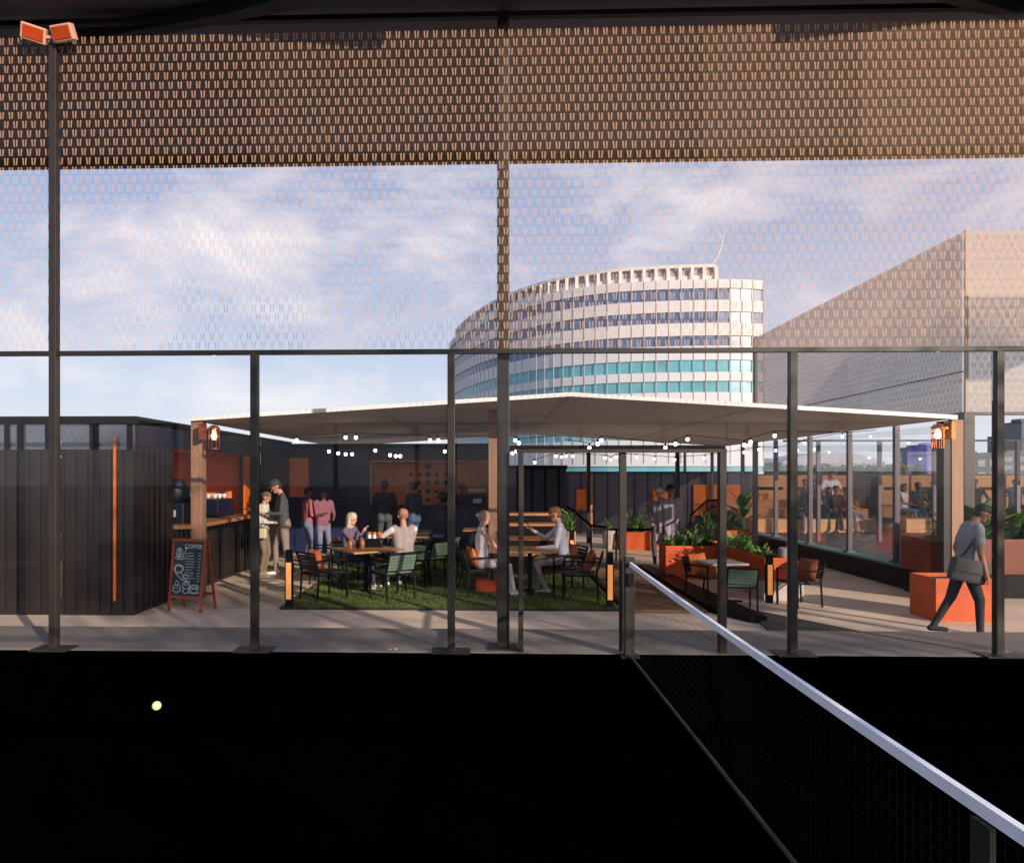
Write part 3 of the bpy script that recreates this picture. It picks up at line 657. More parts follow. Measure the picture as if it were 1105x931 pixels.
bush('leafy_plant', 'small lime plant behind the shoulder of the seated man', gx(614, 14.3), 14.3, .62, .14, .14, .42, 70, .15, M_leafl, M_leaf)
tag(MB().lathe([(.1, 0), (.15, .5), (.14, .72)], n=14).build('pot', M_table, loc=(gx(614, 14.3), 14.3, T)), 'tan pot behind the seated man with a lime plant', 'pot')
bush('leafy_plant', 'tiny yellow green plant on the ledge beyond the handrail', gx(657, 17.7), 17.7, zr, .1, .1, .2, 40, .1, M_leafl)
tag(MB().lathe([(.12, 0), (.17, .3), (.17, zr - T)], n=14).build('pot', M_concrete, loc=(gx(657, 17.7), 17.7, T)), 'pale round pot left of the rear planters', 'pot')
# right planters
Yp = 9.05; xa_, xb_ = gx(1010, Yp), gx(1073, Yp)
planter('bright orange square planter behind the walking man', xa_, xb_, Yp, Yp + .55, T, 1.78 - (622 - 512) * Yp / 750)
planter('orange raised planter with painted-in shade and banana leaves at the right', gx(1006, 10.7) + .0, 9.6, 10.75, 11.5, .27, .80, M_corten_shade)
tag(MB().box(gx(1006, 10.7) + .03, 9.57, 10.78, 11.47, T, .268).build('plinth', M_black, bevel=.006), 'black plinth added for the dark below the shade-painted raised planter', 'plinth')  # black block added to keep the area below the planter dark
bush('small_conifer', 'small dark conifer at the left end of the raised planter', gx(1016, 11.0), 11.0, .75, .16, .16, .5, 200, .14, M_leafd, upright=.35, wr=.2)
for k, (p, hh_, lb) in enumerate(((1046, .30, 'broad green banana plant right behind the walking man'), (1066, .36, 'tall banana plant partly behind the near court post'), (1096, .28, 'leafy banana plant at the right edge of the raised planter'))):
    bigleaf(lb, gx(p, 11.1), 11.1, .75, hh_, 14, .42, .14, M_leaf if k != 1 else M_leafl, 'banana plants in the raised planter')
    bush('leafy_plant', ('dense dark undergrowth around the first banana plant', 'dense dark undergrowth around the middle banana plant', 'dense dark undergrowth around the last banana plant')[k], gx(p + 6, 11.1), 11.15, .72, .35, .22, .42, 150, .22, M_leafd, M_leaf)
# ================================================================ SECOND COURT, raised, on the right
XK = 6.87; YE = 10.55
kb = empty('raised_kerb', 'long teal topped kerb carrying the glass balustrade', 'kerb', (XK, YE, T))
MB().box(XK, XK + .33, 10.62, 26, T, .235).build('kerb_shaded_side', M_black, kb, world=True)  # black colour stands in for the shade on the kerb's side
MB().box(XK - .02, XK + .35, 10.6, 26, .237, .27).build('coping', M_teal, kb, world=True)
gb = empty('glass_balustrade', 'tall glass balustrade on slim grey posts above the teal kerb', 'balustrade', (XK + .16, 12, .27))
for p in (845, 868, 915.5, 968):
    pass
for Yq in (10.75, 12.2, 13.75, 15.4, 17.2, 19.4, 22.0, 25.0):
    x = XK + .2; pj = MB().box(x - .04, x + .04, Yq - .04, Yq + .04, .28, 2.62).build('post', M_anthr, gb, world=True)
    MB().box(x - .08, x + .08, Yq - .08, Yq + .08, .271, .30).build('base_shoe', M_teal, pj, loc=(-(XK + .16), -12, -.27))
MB().box(XK + .195, XK + .207, 10.8, 25.0,   .29, 2.55).build('glass_sheet', M_glassb, gb, world=True)
struct(MB().box(XK + .33, 40, 13.2, 40, T, .13).build('far_court_floor', mat('dark_court_surface', '#2b2726', .8, 0, .2, 2)))
struct(MB().box(7.6, 20, 11.5, 13.2, T, .06).build('side_terrace', M_pave)) 
c2 = empty('second_court', 'pale mesh sided court enclosure rising behind the right timber column', 'court enclosure', (9.35, 13.8, .13))
X2, Y2, ZB, Z2 = 9.37, 13.85, 1.78 + 66 / 54.2, 1.78 + 258 / 54.2
MB().box(X2 - .1, X2 + .1, Y2 - .1, Y2 + .1, .13, ZB).build('corner_post', M_post, c2, world=True); MB().box(X2 - .03, X2 + .03, Y2 - .03, Y2 + .03, ZB, Z2).build('corner_tube', mat('tan_tube', '#a08f80', .6), c2, world=True)
MB().box(X2, 24, Y2 - .05, Y2 + .05, ZB - .06, ZB).build('lower_rail', M_post, c2, world=True)
MB().box(X2 - .05, X2 + .05, Y2 + .1, 24.5, ZB - .06, ZB).build('lower_rail', M_post, c2, world=True)
MB().box(X2 - .02, X2 + .0, Y2 + .1, 24.5, ZB, Z2).build('side_scrim', see_through('tan_scrim', '#b09d90', .5, translucent=True), c2, world=True)
MB().box(X2 + .032, 24, Y2 - .01, Y2 + .01, ZB, Z2).build('front_scrim', M_scrim2, c2, world=True)
flakes('mesh_screen', c2, (X2 - .04, Y2 + .1, ZB), (0, 1, 0), 10.5, Z2 - ZB, .14, M_flakew)
flakes('mesh_screen', c2, (X2 + .1, Y2 - .04, ZB), (1, 0, 0), 6.5, Z2 - ZB, .14, M_flakew)
for Yq in (24.5,): MB().box(X2 - .06, X2 + .06, Yq - .06, Yq + .06, .13, Z2).build('post', M_anthr, c2, world=True)
for z_ in (3.8,): MB().box(X2 - .03, X2 + .03, Y2 + .1, 24.5, z_, z_ + .02).build('cross_wire', M_anthr, c2, world=True)
x = 13.2; MB().box(x - .06, x + .06, Y2 - .06, Y2 + .06, .13, ZB).build('post', M_post, c2, world=True)
# thin frontal rail of the far court and posts
YR = 17.5; zr2 = 1.78 + 35 * YR / 750
fr2 = empty('far_glass_wall', 'slender framed glass wall of the far court before the tiered seats', 'glass wall', (9, YR, .13))
MB().box(gx(845, YR), 20, YR - .02, YR + .02, zr2, zr2 + .045).build('top_rail', M_anthr, fr2, world=True)
for p in (883, 949, 1008, 1098, 1165):
    x = gx(p, YR); MB().box(x - .04, x + .04, YR - .04, YR + .04, .13, zr2).build('post', M_anthr, fr2, world=True)
MB().box(gx(845, YR), 20, YR - .005, YR + .005, .16, zr2 - .01).build('glass_sheet', M_glassd, fr2, world=True)
# ================================================================ AMPHITHEATRE SEATS
YS = 20.0
def zpy(py, Y): return 1.78 - (py - 512) * Y / 750
def tier(label, pxa, pxb, steps, back, dark_gap=None):
    e = empty('tiered_seating', label, 'seating', (gx(pxa, YS), YS, .13), group='timber tiered seating blocks')
    Yb = YS + 2.2
    if back:
        for (a, b_) in back:
            x0, x1 = gx(a, Yb), gx(b_, Yb)
            pl = MB().box(x0, x1, Yb, Yb + .08, .13, 1.76).build('back_panel', M_timberh, e, world=True, bevel=.008)
            MB().box(x0 + (x1 - x0) * .14, x1 - (x1 - x0) * .16, Yb - .012, Yb - .001, 1.30, 1.39).build('handle_slot', M_black, pl, loc=(-e.location.x, -e.location.y, -e.location.z))
    for (a, b_, ytop, dy) in steps:
        z1 = zpy(ytop, YS + dy); x0, x1 = gx(a, YS + dy), gx(b_, YS + dy)
        MB().box(x0, x1, YS + dy, YS + dy + .72, .13, z1).build('step', M_timberh, e, world=True, bevel=.01)
    return e
tier('left block of tiered timber seating with most spectators', 800, 948, [(812, 948, 559.5, 0), (800, 937, 548.5, .73), (780, 927, 539, 1.46)], [(812, 851), (852.5, 885), (887.5, 918)])
tier('middle block of tiered timber seating right of the dark recess', 978, 1040, [(978, 1018, 559, 0), (984, 1040, 552, .73)], [(949.5, 981), (983.5, 1015.5), (1017, 1049)])
tier('right block of tiered timber seating beyond the near post', 1052, 1180, [(1062, 1180, 559.5, 0), (1066, 1180, 548.5, .73), (1040, 1054, 540, 1.3)], [(1052, 1084), (1086, 1118), (1120, 1152)])
bw = tag(MB().box(gx(700, 22.4) + 3.5, 24, 22.42, 22.6, T, 1.74).box(gx(700, 22.4) + 3.5, 24, 22.38, 22.62, 1.742, 1.80).build('rear_fence', M_dark), 'dark brown back wall behind the tiered timber seats', 'wall')
for p, lb in ((944, 'small orange round pot with plant in the dark recess'), (951, 'red orange pot with plant beside the middle seating block')):
    pass
ep = empty('potted_plant', 'orange pot holding a low green plant between the seating blocks', 'potted plant', (gx(957, 19.6), 19.6, .13))
MB().lathe([(.2, 0), (.27, .22), (.27, .32)], n=18).build('pot', M_corten_shade, ep, smooth=False)
b = MB()
for k in range(110): a = random.random() * math.tau; leaf(b, (.25 * math.cos(a) * random.random(), .25 * math.sin(a) * random.random(), .3), (math.cos(a) * .6, math.sin(a) * .6, .8), .28, .07, 1.0, 3)
b.build('foliage', M_leafd, ep)
# ================================================================ FURNITURE
def make_chair(label, cat='chair', slat=M_green):
    e = empty('garden_chair', label, cat, group='slatted garden chairs')
    W_, D_ = .235, .24; ht = .73; r = .011
    for sx in (-1, 1):
        MB().rbar((sx * W_, D_, 0), (sx * W_, D_, .62), .024, .024, (0, 1, 0)).build('leg', M_black, e)
        MB().rbar((sx * W_, -D_ - .03, 0), (sx * W_, -D_, .44), .024, .024, (0, 1, 0)).build('leg', M_black, e)
        MB().rbar((sx * W_, -D_ - .04, .62), (sx * W_, D_ + .015, .62), .035, .022).build('armrest', M_black, e)
    b = MB(); b.rbar((-W_, -D_, .41), (W_, -D_, .41), .024, .024).rbar((-W_, D_, .41), (W_, D_, .41), .024, .024).rbar((-W_, -D_, .41), (-W_, D_, .41), .024, .024).rbar((W_, -D_, .41), (W_, D_, .41), .024, .024)
    b.build('seat_frame', M_black, e)
    b = MB()
    for k in range(6): yy = -D_ + .03 + k * .085; b.box(-W_ + .02, W_ - .02, yy, yy + .072, .424, .44)
    b.build('seat', slat, e)
    b = MB(); b.rbar((-W_, -D_, .44), (-W_, -D_ - .09, ht), .024, .024, (0, 1, 0)).rbar((W_, -D_, .44), (W_, -D_ - .09, ht), .024, .024, (0, 1, 0)).rbar((-W_, -D_ - .09, ht), (W_, -D_ - .09, ht), .024, .026)
    b.build('back_frame', M_black, e)
    b = MB()
    for k in range(5):
        t0 = k * .2 + .01; t1 = t0 + .17; f_ = lambda t: (-D_ - .008 - .082 * t, .475 + (ht - .5) * t)
        (ya, za_), (yb, zb_) = f_(t0), f_(t1)
        b.add([(-W_ + .013, ya - .008, za_), (W_ - .013, ya - .008, za_), (W_ - .013, yb - .008, zb_), (-W_ + .013, yb - .008, zb_), (-W_ + .013, ya + .008, za_), (W_ - .013, ya + .008, za_), (W_ - .013, yb + .008, zb_), (-W_ + .013, yb + .008, zb_)],
              [(0, 1, 2, 3), (7, 6, 5, 4), (0, 4, 5, 1), (1, 5, 6, 2), (2, 6, 7, 3), (3, 7, 4, 0)])
    b.build('backrest', slat, e)
    return e
M_slatd = mat('dark_slat', '#232a2c', .5, 0, .15, 8)
protoG = make_chair('green slatted chair with its back to the court at the left table'); protoD = make_chair('dark slatted chair with an orange cushion left of the left table', slat=M_slatd)
def face(x, y, tx, ty): return math.atan2(-(tx - x), ty - y)     # chair faces local +Y
t1 = Vector((gx(395, 10.9), 10.9)); t2 = Vector((gx(572, 10.9), 10.95)); t3 = Vector((gx(783, 10.2), 10.35))
CH = {}
def chair(key, proto, used, px, Y, tgt, label, rzoff=0):
    x = gx(px, Y); rz = face(x, Y, *tgt) + rzoff
    if not used: proto.location = (x, Y, T); proto.rotation_euler.z = rz; proto['label'] = label; c = proto
    else: c = dup(proto, (x, Y, T), rz, label)
    CH[key] = (x, Y, rz)
    if key in 'lmn': c.scale = (.84, .84, .84)
    return c
chair('a', protoD, False, 350, 10.35, t1, 'dark slatted chair with an orange cushion at the near left of the left table')
chair('b', protoG, False, 423, 10.40, t1, 'green backed chair seen from behind at the near right of the left table', -.1)
chair('c', protoG, True, 378, 11.55, t1, 'green chair of the blond woman across the left table')
chair('d', protoG, True, 436, 11.35, t1, 'green chair under the man in the grey vest', .3)
chair('e', protoG, True, 352, 12.1, (gx(395, 12.4), 12.3), 'empty green chair behind the left table, below the pair of standing friends', 2.9)
chair('f', protoG, True, 474, 13.1, (gx(440, 13), 13.4), 'green chair at the middle table, nearest the court post')
chair('g', protoG, True, 462, 12.2, (gx(430, 12), 12.6), 'green chair between the vested man and the middle table')
chair('h', protoD, True, 497, 14.2, (gx(470, 14), 14.4), 'dark chair standing far back on the lawn before the navy bar')
chair('i', protoD, True, 519, 10.75, t2, 'dark chair of the woman in white by the timber column')
chair('j', protoD, True, 607, 11.1, t2, 'dark chair under the seated man holding a phone')
chair('k', protoD, True, 626, 10.35, (gx(560, 10.4), 10.5), 'empty dark chair with a rust cushion at the near right of the right table')
chair('l', protoD, True, 762, 10.6, t3, 'dark chair with a tan cushion left of the planter table')
chair('m', protoG, True, 797, 9.75, (gx(783, 10.6), 10.6), 'green backed chair in front of the orange planters')
chair('n', protoD, True, 862, 10.1, (gx(820, 10), 9.9), 'dark chair with a dark cushion beside the concrete seat')
chair('o', protoD, True, 450, 14.6, (gx(430, 14), 13.4), 'dark chair behind the middle table near the bar')
def cushion(key, m, label, dz=.62, tilt=-14):
    x, y, rz = CH[key]; e = MB()
    n = 10; vs = []; W_ = .18; H_ = .16
    for s_ in (-1, 1):
        for i in range(n + 1):
            for j2 in range(n + 1):
                a = i / n * 2 - 1; c = j2 / n * 2 - 1; th_ = .075 * (1 - a * a) ** .5 * (1 - c * c) ** .5
                vs.append((a * W_ * (1 - .06 * (1 - c * c)), s_ * th_, c * H_ * (1 - .06 * (1 - a * a))))
    fs = []
    for s_ in (0, 1):
        k0 = s_ * (n + 1) ** 2
        for i in range(n):
            for j2 in range(n):
                q_ = (k0 + i * (n + 1) + j2, k0 + (i + 1) * (n + 1) + j2, k0 + (i + 1) * (n + 1) + j2 + 1, k0 + i * (n + 1) + j2 + 1); fs.append(q_ if s_ == 0 else q_[::-1])
    if key in 'ln': dz = .52
    e.add(vs, fs); p = Vector((x, y, T)) + Matrix.Rotation(rz, 3, 'Z') @ Vector((0, -.15, dz))
    o = e.build('cushion', m, loc=p, smooth=True); o.rotation_euler = (R(14), 0, rz)
    return tag(o, label, 'cushion', 'scatter cushions on the chairs')
cushion('a', M_cushion, 'orange cushion on the dark chair of the left table')
cushion('e', M_cushion, 'orange cushion on the chair behind the left table')
cushion('i', M_cushion, 'bright orange cushion behind the woman in white')
cushion('j', M_cushiond, 'rust cushion behind the man with the phone')
cushion('k', M_cushiond, 'rust cushion on the empty chair nearest the net post')
cushion('l', M_cushion, 'tan orange cushion on the chair left of the planter table')
cushion('n', M_cushiond, 'dark rust cushion on the chair beside the concrete seat')
def table(label, x, y, rz, w_=.8, h_=.72, m=M_table):
    e = empty('cafe_table', label, 'table', (x, y, T), rz, 'cafe tables')
    MB().box(-w_ / 2, w_ / 2, -w_ / 2, w_ / 2, h_ - .03, h_).build('tabletop', m, e, bevel=.006)
    MB().box(-.03, .03, -.03, .03, .02, h_ - .031).build('pedestal', M_black, e)
    MB().rbar((-.3, 0, .012), (.3, 0, .012), .06, .022).rbar((0, -.3, .035), (0, .3, .035), .06, .022).build('foot', M_black, e)
    return e
table('square oak table at the left with drinks and two guests', t1.x, t1.y, R(38), .86)
table('oak table between the woman in white and the man with a phone', t2.x, t2.y, R(3), .80)
table('pale table in front of the orange planters', t3.x, t3.y, R(8), .55, h_=.60, m=M_concrete)
table('middle oak table further back on the lawn', gx(437, 13.4), 13.4, R(5), .9)
table('far oak table near the black container', gx(520, 14.6), 14.9, R(0), .8)
def drink(px, Y, h, r, m, label, zz=.62):
    tag(MB().lathe([(r * .8, 0), (r, h * .5), (r, h), (r * .85, h), (r * .8, h * .3)], n=12).build('drinking_glass', m, loc=(gx(px, Y), Y, T + .72), smooth=True), label, 'glass', 'drinks on the tables')
M_amberg = mat('amber_drink', '#a86a3a', .2, 0, .2, 20); M_dg = mat('dark_drink', '#2a2220', .15, 0, .2, 20)
drink(378, 10.85, .13, .036, M_amberg, 'amber drink at the left of the left table'); drink(386, 10.95, .13, .036, M_dg, 'dark drink beside the amber one on the left table')
drink(391, 10.8, .14, .036, M_amberg, 'amber drink in the middle of the left table'); drink(411, 11.05, .15, .036, M_dg, 'dark drink by the hand of the vested man')
cb = empty('condiment_caddy', 'dark caddy holding small white and orange topped jars', 'caddy', (gx(404, 11.1), 11.1, T + .72))
MB().box(-.13, .13, -.06, .06, 0, .14).build('rack', M_black, cb)
for k in range(3):
    jr = MB().lathe([(.03, .1), (.03, .2)], (-.08 + .08 * k, 0), 10).build('jar', M_white if k < 2 else M_amberg, cb); MB().lathe([(.032, .201), (.032, .24)], (-.08 + .08 * k, 0), 10).build('lid', M_cushion, jr)
pf = gp(525, 640); tag(MB().box(-.17, .17, -.16, .16, 0, .19).build('seat_box', mat('vivid_orange', '#e4572a', .6, 0, .08, 6), loc=(pf.x, pf.y + .12, T + .015), bevel=.02), 'small vivid orange box stool on the lawn under the woman in white', 'stool')
# A-board
ab = gp(199, 660); ab = Vector((ab.x, ab.y, T))
A = empty('menu_easel', 'red framed chalkboard easel reading COFFEE on the paving', 'sign', tuple(ab), R(-14))
def lean(a, ang):
    a.rotation_euler.x = ang
fb_ = bpy.data.objects.new('front_leaf', None)
W_, H_ = .27, 1.0
fr = MB().box(-W_, -W_ + .035, -.015, .015, 0, H_).box(W_ - .035, W_, -.015, .015, 0, H_).box(-W_ + .035, W_ - .035, -.015, .015, H_ - .04, H_).box(-W_ + .035, W_ - .035, -.015, .015, .18, .215).build('front_frame', M_frame, A, loc=(0, -.0, 0)); lean(fr, R(-7))
MB().box(-W_ + .036, W_ - .036, -.006, .006, .216, H_ - .041).build('slate', M_slate, fr)
bk = MB().box(-W_, -W_ + .03, -.012, .012, 0, H_ - .01).box(W_ - .03, W_, -.012, .012, 0, H_ - .01).box(-W_ + .03, W_ - .03, -.012, .012, .2, .23).build('rear_frame', M_frame, A, loc=(0, .33, 0)); lean(bk, R(10))
txc = bpy.data.curves.new('lettering', 'FONT'); txc.body = 'COFFEE'; txc.size = .082; txc.extrude = .001; txc.materials.append(M_chalk)
_t = bpy.data.objects.new('tmp', txc); COL.objects.link(_t)
_m = bpy.data.meshes.new_from_object(_t.evaluated_get(bpy.context.evaluated_depsgraph_get())); bpy.data.objects.remove(_t)
tx = bpy.data.objects.new('lettering', _m); COL.objects.link(tx); tx.parent = fr; tx.rotation_euler = (R(90), 0, 0); tx.location = (-.07, -.009, .865)
ck = MB()
def seg(x0, z0, x1, z1, r=.0035): ck.rbar((x0, -.009, z0), (x1, -.009, z1), r * 2, .003, (0, 1, 0))
def ringc(cx_, cz_, rx, rz_, a0=0, a1=360, n=14, r=.0035):
    pts = [(cx_ + rx * math.cos(R(a0 + (a1 - a0) * i / n)), cz_ + rz_ * math.sin(R(a0 + (a1 - a0) * i / n))) for i in range(n + 1)]
    for p, q in zip(pts, pts[1:]): seg(p[0], p[1], q[0], q[1], r)
for k in range(11):
    z_ = .80 - k * .038; l_ = random.uniform(.08, .16); seg(-.04, z_, -.04 + l_, z_, .003); seg(.16, z_, .20, z_, .003)
ringc(-.15, .80, .05, .07); ringc(-.15, .80, .02, .07); ringc(-.17, .80, .03, .05); ringc(-.13, .74, .08, .03, 180, 360); seg(-.10, .72, -.04, .86); ringc(-.04, .87, .02, .01)
ringc(-.14, .58, .075, .06); ringc(-.14, .58, .06, .045); seg(-.10, .53, -.02, .44, .005); seg(-.19, .52, -.06, .42, .005); ringc(-.03, .47, .04, .04)
ringc(-.15, .34, .06, .025); ringc(-.15, .34, .06, .09, 180, 360); ringc(-.15, .29, .08, .02, 180, 360); ringc(-.15, .38, .025, .04)
ringc(0, .36, .06, .05); ringc(0, .30, .05, .05, 180, 360); seg(-.05, .35, -.04, .27); seg(.05, .35, .04, .27); ringc(.0, .38, .03, .02)
ringc(.13, .34, .07, .03); ringc(.13, .34, .07, .08, 180, 360); ringc(.13, .275, .085, .02, 180, 360); ringc(.13, .34, .045, .015)
ck.build('chalk_drawings', M_chalk, fr)
# bollards
def bollard(px, py, top, label):
    g = gp(px, py); s_ = (py - 512) / (EYE - T); H_ = (py - top) / s_
    e = empty('bollard_light', label, 'bollard light', tuple(g), group='amber bollard lights')
    MB().box(-.042, .042, -.042, .042, 0, H_ * .17).build('base', M_black, e); MB().box(-.042, .042, -.042, .042, H_ * .79, H_).build('cap', M_black, e)
    MB().box(-.036, .036, -.036, .036, H_ * .17, H_ * .79).build('lit_tube', M_lit, e)
    c = MB(); 
    c.box(-.05, -.037, -.045, .045, H_ * .17, H_ * .79).box(.044, .05, -.045, .045, H_ * .17, H_ * .79); c.build('side_fin', M_black, e)
bollard(312, 657, 593, 'lit amber bollard at the left corner of the lawn')
bollard(658, 657, 596, 'lit amber bollard at the right corner of the lawn')
bollard(830, 650, 598, 'lit amber bollard in front of the concrete seat')
bollard(617, 622, 572, 'far lit amber bollard behind the seated man')
# ================================================================ PEOPLE
def ik(a, b, l1, l2, pole):
    a = Vector(a); b = Vector(b); d = b - a; L_ = d.length
    if L_ > (l1 + l2) * .995: b = a + d * ((l1 + l2) * .995 / L_); d = b - a; L_ = d.length
    x = (l1 * l1 - l2 * l2 + L_ * L_) / (2 * L_); h_ = math.sqrt(max(0, l1 * l1 - x * x)); dn = d / L_
    pv = Vector(pole); pv = pv - dn * pv.dot(dn); pv = pv.normalized() if pv.length > 1e-5 else Vector((0, 1, 0))
    return a + dn * x + pv * h_, b
def capsule(b, a, c, r1, r2, n=12):
    a = Vector(a); c = Vector(c); d = c - a; L_ = d.length
    if L_ < 1e-6: b.ell(a, r1, r1, r1, n, 8); return
    d /= L_; u = d.orthogonal().normalized(); q = d.cross(u); rings = []
    for k in range(1, 5): ph = -math.pi / 2 + k * math.pi / 10; rings.append((a + d * r1 * math.sin(ph), r1 * math.cos(ph)))
    rings.append((a, r1)); rings.append((c, r2))
    for k in range(1, 5): ph = k * math.pi / 10; rings.append((c + d * r2 * math.sin(ph), r2 * math.cos(ph)))
    vs = [a - d * r1]
    for p, r_ in rings:
        for i in range(n): t = math.tau * i / n; vs.append(p + (u * math.cos(t) + q * math.sin(t)) * r_)
    vs.append(c + d * r2); m_ = len(rings)
    fs = [(0, 1 + (i + 1) % n, 1 + i) for i in range(n)]
    for j_ in range(m_ - 1):
        for i in range(n): fs.append((1 + j_ * n + i, 1 + j_ * n + (i + 1) % n, 1 + (j_ + 1) * n + (i + 1) % n, 1 + (j_ + 1) * n + i))
    k = 1 + (m_ - 1) * n; fs += [(k + i, k + (i + 1) % n, len(vs) - 1) for i in range(n)]
    b.add(vs, fs)
def remesh(b, voxel, smooth=3):
    me_ = bpy.data.meshes.new('tmp'); me_.from_pydata([tuple(v) for v in b.v], [], b.f); me_.update()
    o_ = bpy.data.objects.new('tmp', me_); COL.objects.link(o_)
    m_ = o_.modifiers.new('r', 'REMESH'); m_.mode = 'VOXEL'; m_.voxel_size = voxel; m_.use_smooth_shade = True
    if smooth: s_ = o_.modifiers.new('s', 'SMOOTH'); s_.factor = .5; s_.iterations = smooth
    dg = bpy.context.evaluated_depsgraph_get(); ev = o_.evaluated_get(dg); r_ = bpy.data.meshes.new_from_object(ev)
    bpy.data.objects.remove(o_); bpy.data.meshes.remove(me_); r_.polygons.foreach_set('use_smooth', [True] * len(r_.polygons)); return r_
CM = {}
def cm(hexc, rough=.85):
    if hexc not in CM: CM[hexc] = mat('cloth_' + str(len(CM)), hexc, rough, 0, .12, 12, bump=.6, bscale=16)
    return CM[hexc]
def person(label, x, y, zg, rz, h=1.75, pose='stand', lean_=0, look=0, turn=0, hands=None, skin='#b98468', top='#55585f', bottom='#3d4048', shoe='#d8d4ce', hair='#2c221c',
           hairstyle='short', sleeve='long', legs='long', cap=None, seat=.46, feet=None, voxel=.014, vest=None, female=False, skirt=False, coat=False, group=None, stripes=None, bag=None):
    k = h / 1.75; pr = []   # (a, b, r1, r2, tag)
    def C(a, b_, r1, r2, tg): pr.append((Vector(a) * k, Vector(b_) * k, r1 * k, r2 * k, tg))
    if pose == 'sit': hip = Vector((0, -.05, seat / k + .10))
    else: hip = Vector((0, 0, .93))
    # spine with lean
    la = R(lean_); up = Vector((0, math.sin(la), math.cos(la))); fw = Vector((0, math.cos(la), -math.sin(la)))
    sw_ = .155 if female else .18; hw = .095
    chest = hip + up * .37; neck = hip + up * .53; 
    lk = R(lean_ * .6 + look); upH = Vector((math.sin(R(turn)) * 0, math.sin(lk), math.cos(lk))); fwH0 = Vector((0, math.cos(lk), -math.sin(lk)))
    rotT = Matrix.Rotation(R(turn), 3, 'Z'); fwH = rotT @ fwH0; upH = rotT @ upH if turn == 0 else upH
    rtH = fwH.cross(upH).normalized()
    for sx in (-1, 1):
        X = Vector((sx, 0, 0))
        C(hip + X * .075, hip + X * .08 + up * .18, .098 if not female else .10, .088 if not female else .075, 'top')
        C(hip + X * .08 + up * .18, chest + X * .10 + up * .03, .085 if not female else .07, .10 if not female else .08, 'top')
        C(chest + X * .09 + up * .05, hip + up * .50 + X * (sw_ - .03), .085 if not female else .07, .058, 'top')
        C(hip + X * .07 - up * .04 - fw * .02, hip + X * .07 + up * .03 - fw * .02, .105, .10, 'bottom')
    C(hip + up * .05, chest, .105, .11, 'top'); C(chest, hip + up * .49, .10, .07, 'top')
    C(hip + up * .49, neck + upH * .06, .056, .05, 'skin')
    hd = neck + upH * .155 + fwH * .02
    # head: skull, jaw, nose, ears
    C(hd + upH * .03 - fwH * .015, hd + upH * .035 + fwH * .012, .082, .078, 'skin'); C(hd - upH * .035 + fwH * .02, hd - upH * .062 + fwH * .045, .058, .034, 'skin')
    C(hd + fwH * .082 + upH * .008, hd + fwH * .100 - upH * .018, .008, .012, 'skin')
    C(hd + fwH * .075 - upH * .052, hd + fwH * .078 - upH * .052, .012, .012, 'lip')
    for sx in (-1, 1):
        C(hd + rtH * (sx * .083) + upH * .012, hd + rtH * (sx * .086) - upH * .018 - fwH * .004, .013, .010, 'skin')
        C(hd + rtH * (sx * .03) + fwH * .080 + upH * .012, hd + rtH * (sx * .032) + fwH * .080 + upH * .012, .0085, .0085, 'eye')
    # arms
    hands = hands or ((.24, .05, .82), (-.24, .05, .82))
    uslv = 'top'; fslv = 'top' if sleeve == 'long' else 'skin'
    if sleeve == 'none': uslv = 'skin'
    if vest: uslv = 'vestarm'; fslv = 'vestarm'
    grips = []
    for sx, H_ in ((1, hands[0]), (-1, hands[1])):
        Sh = hip + up * .475 + Vector((sx * (sw_ + .015), 0, 0)); el, wr_ = ik(Sh, Vector(H_), .29, .255, (sx * .5, -.9, -.5))
        C(Sh, el, .054 if not female else .045, .040 if not female else .035, uslv if sleeve != 'short' else 'skin')
        if sleeve == 'short': C(Sh, Sh.lerp(el, .62), .060, .056, 'top')
        C(el, wr_, .039, .027, fslv)
        d = (wr_ - el).normalized(); palm = wr_ + d * .055; side = d.cross(Vector((0, 0, 1))); side = side.normalized() if side.length > .1 else Vector((1, 0, 0)); nrm = side.cross(d)
        C(wr_ + d * .02, palm, .024, .032, 'skin'); grips.append(palm)
        for fi in range(4):
            o0 = palm + side * ((fi - 1.5) * .018) + d * .02; ln = (.062, .075, .07, .055)[fi]
            m_ = o0 + d * ln * .55; C(o0, m_, .0095, .009, 'skin'); C(m_, m_ + (d * .6 - nrm * .5 * sx).normalized() * ln * .5, .009, .008, 'skin')
        C(palm - d * .015, palm + (side * (-sx) * .045 + d * .03), .012, .010, 'skin')
    # legs
    if feet is None:
        feet = ((.10, .02, .07), (-.11, -.02, .07)) if pose == 'stand' else ((.12, .46, .07), (-.12, .42, .07))
    for sx, Ft in ((1, feet[0]), (-1, feet[1])):
        Hp = hip + Vector((sx * .085, 0, -.02)); kn, an_ = ik(Hp, Vector(Ft), .43, .43, (sx * .12, 1, .35 if pose == 'sit' else 0))
        lt = 'bottom'
        C(Hp, kn, .088, .060, 'bottom'); C(kn, an_, .056, .040 if legs == 'long' else .034, 'bottom' if legs == 'long' else 'skin')
        if legs == 'loose': pass
        fd = Vector((0, 1, 0)) if abs((an_ - kn).normalized().y) < .9 else Vector((0, .3, 1))
        tilt_ = Vector((0, 1, -.0)); C(an_ - Vector((0, .03, .025)), an_ + tilt_ * .15 - Vector((0, 0, .035)), .038, .030, 'shoe')
    if coat: C(hip + Vector((-.07, 0, -.30)), hip + Vector((-.06, 0, .1)), .12, .10, 'top'); C(hip + Vector((.07, 0, -.30)), hip + Vector((.06, 0, .1)), .12, .10, 'top')
    if skirt: C(hip + Vector((0, 0, -.35)), hip, .16, .12, 'bottom')
    b = MB()
    for a, c, r1, r2, tg in pr: capsule(b, a, c, r1, r2, 12)
    me_ = remesh(b, voxel, 2 if voxel < .016 else 1)
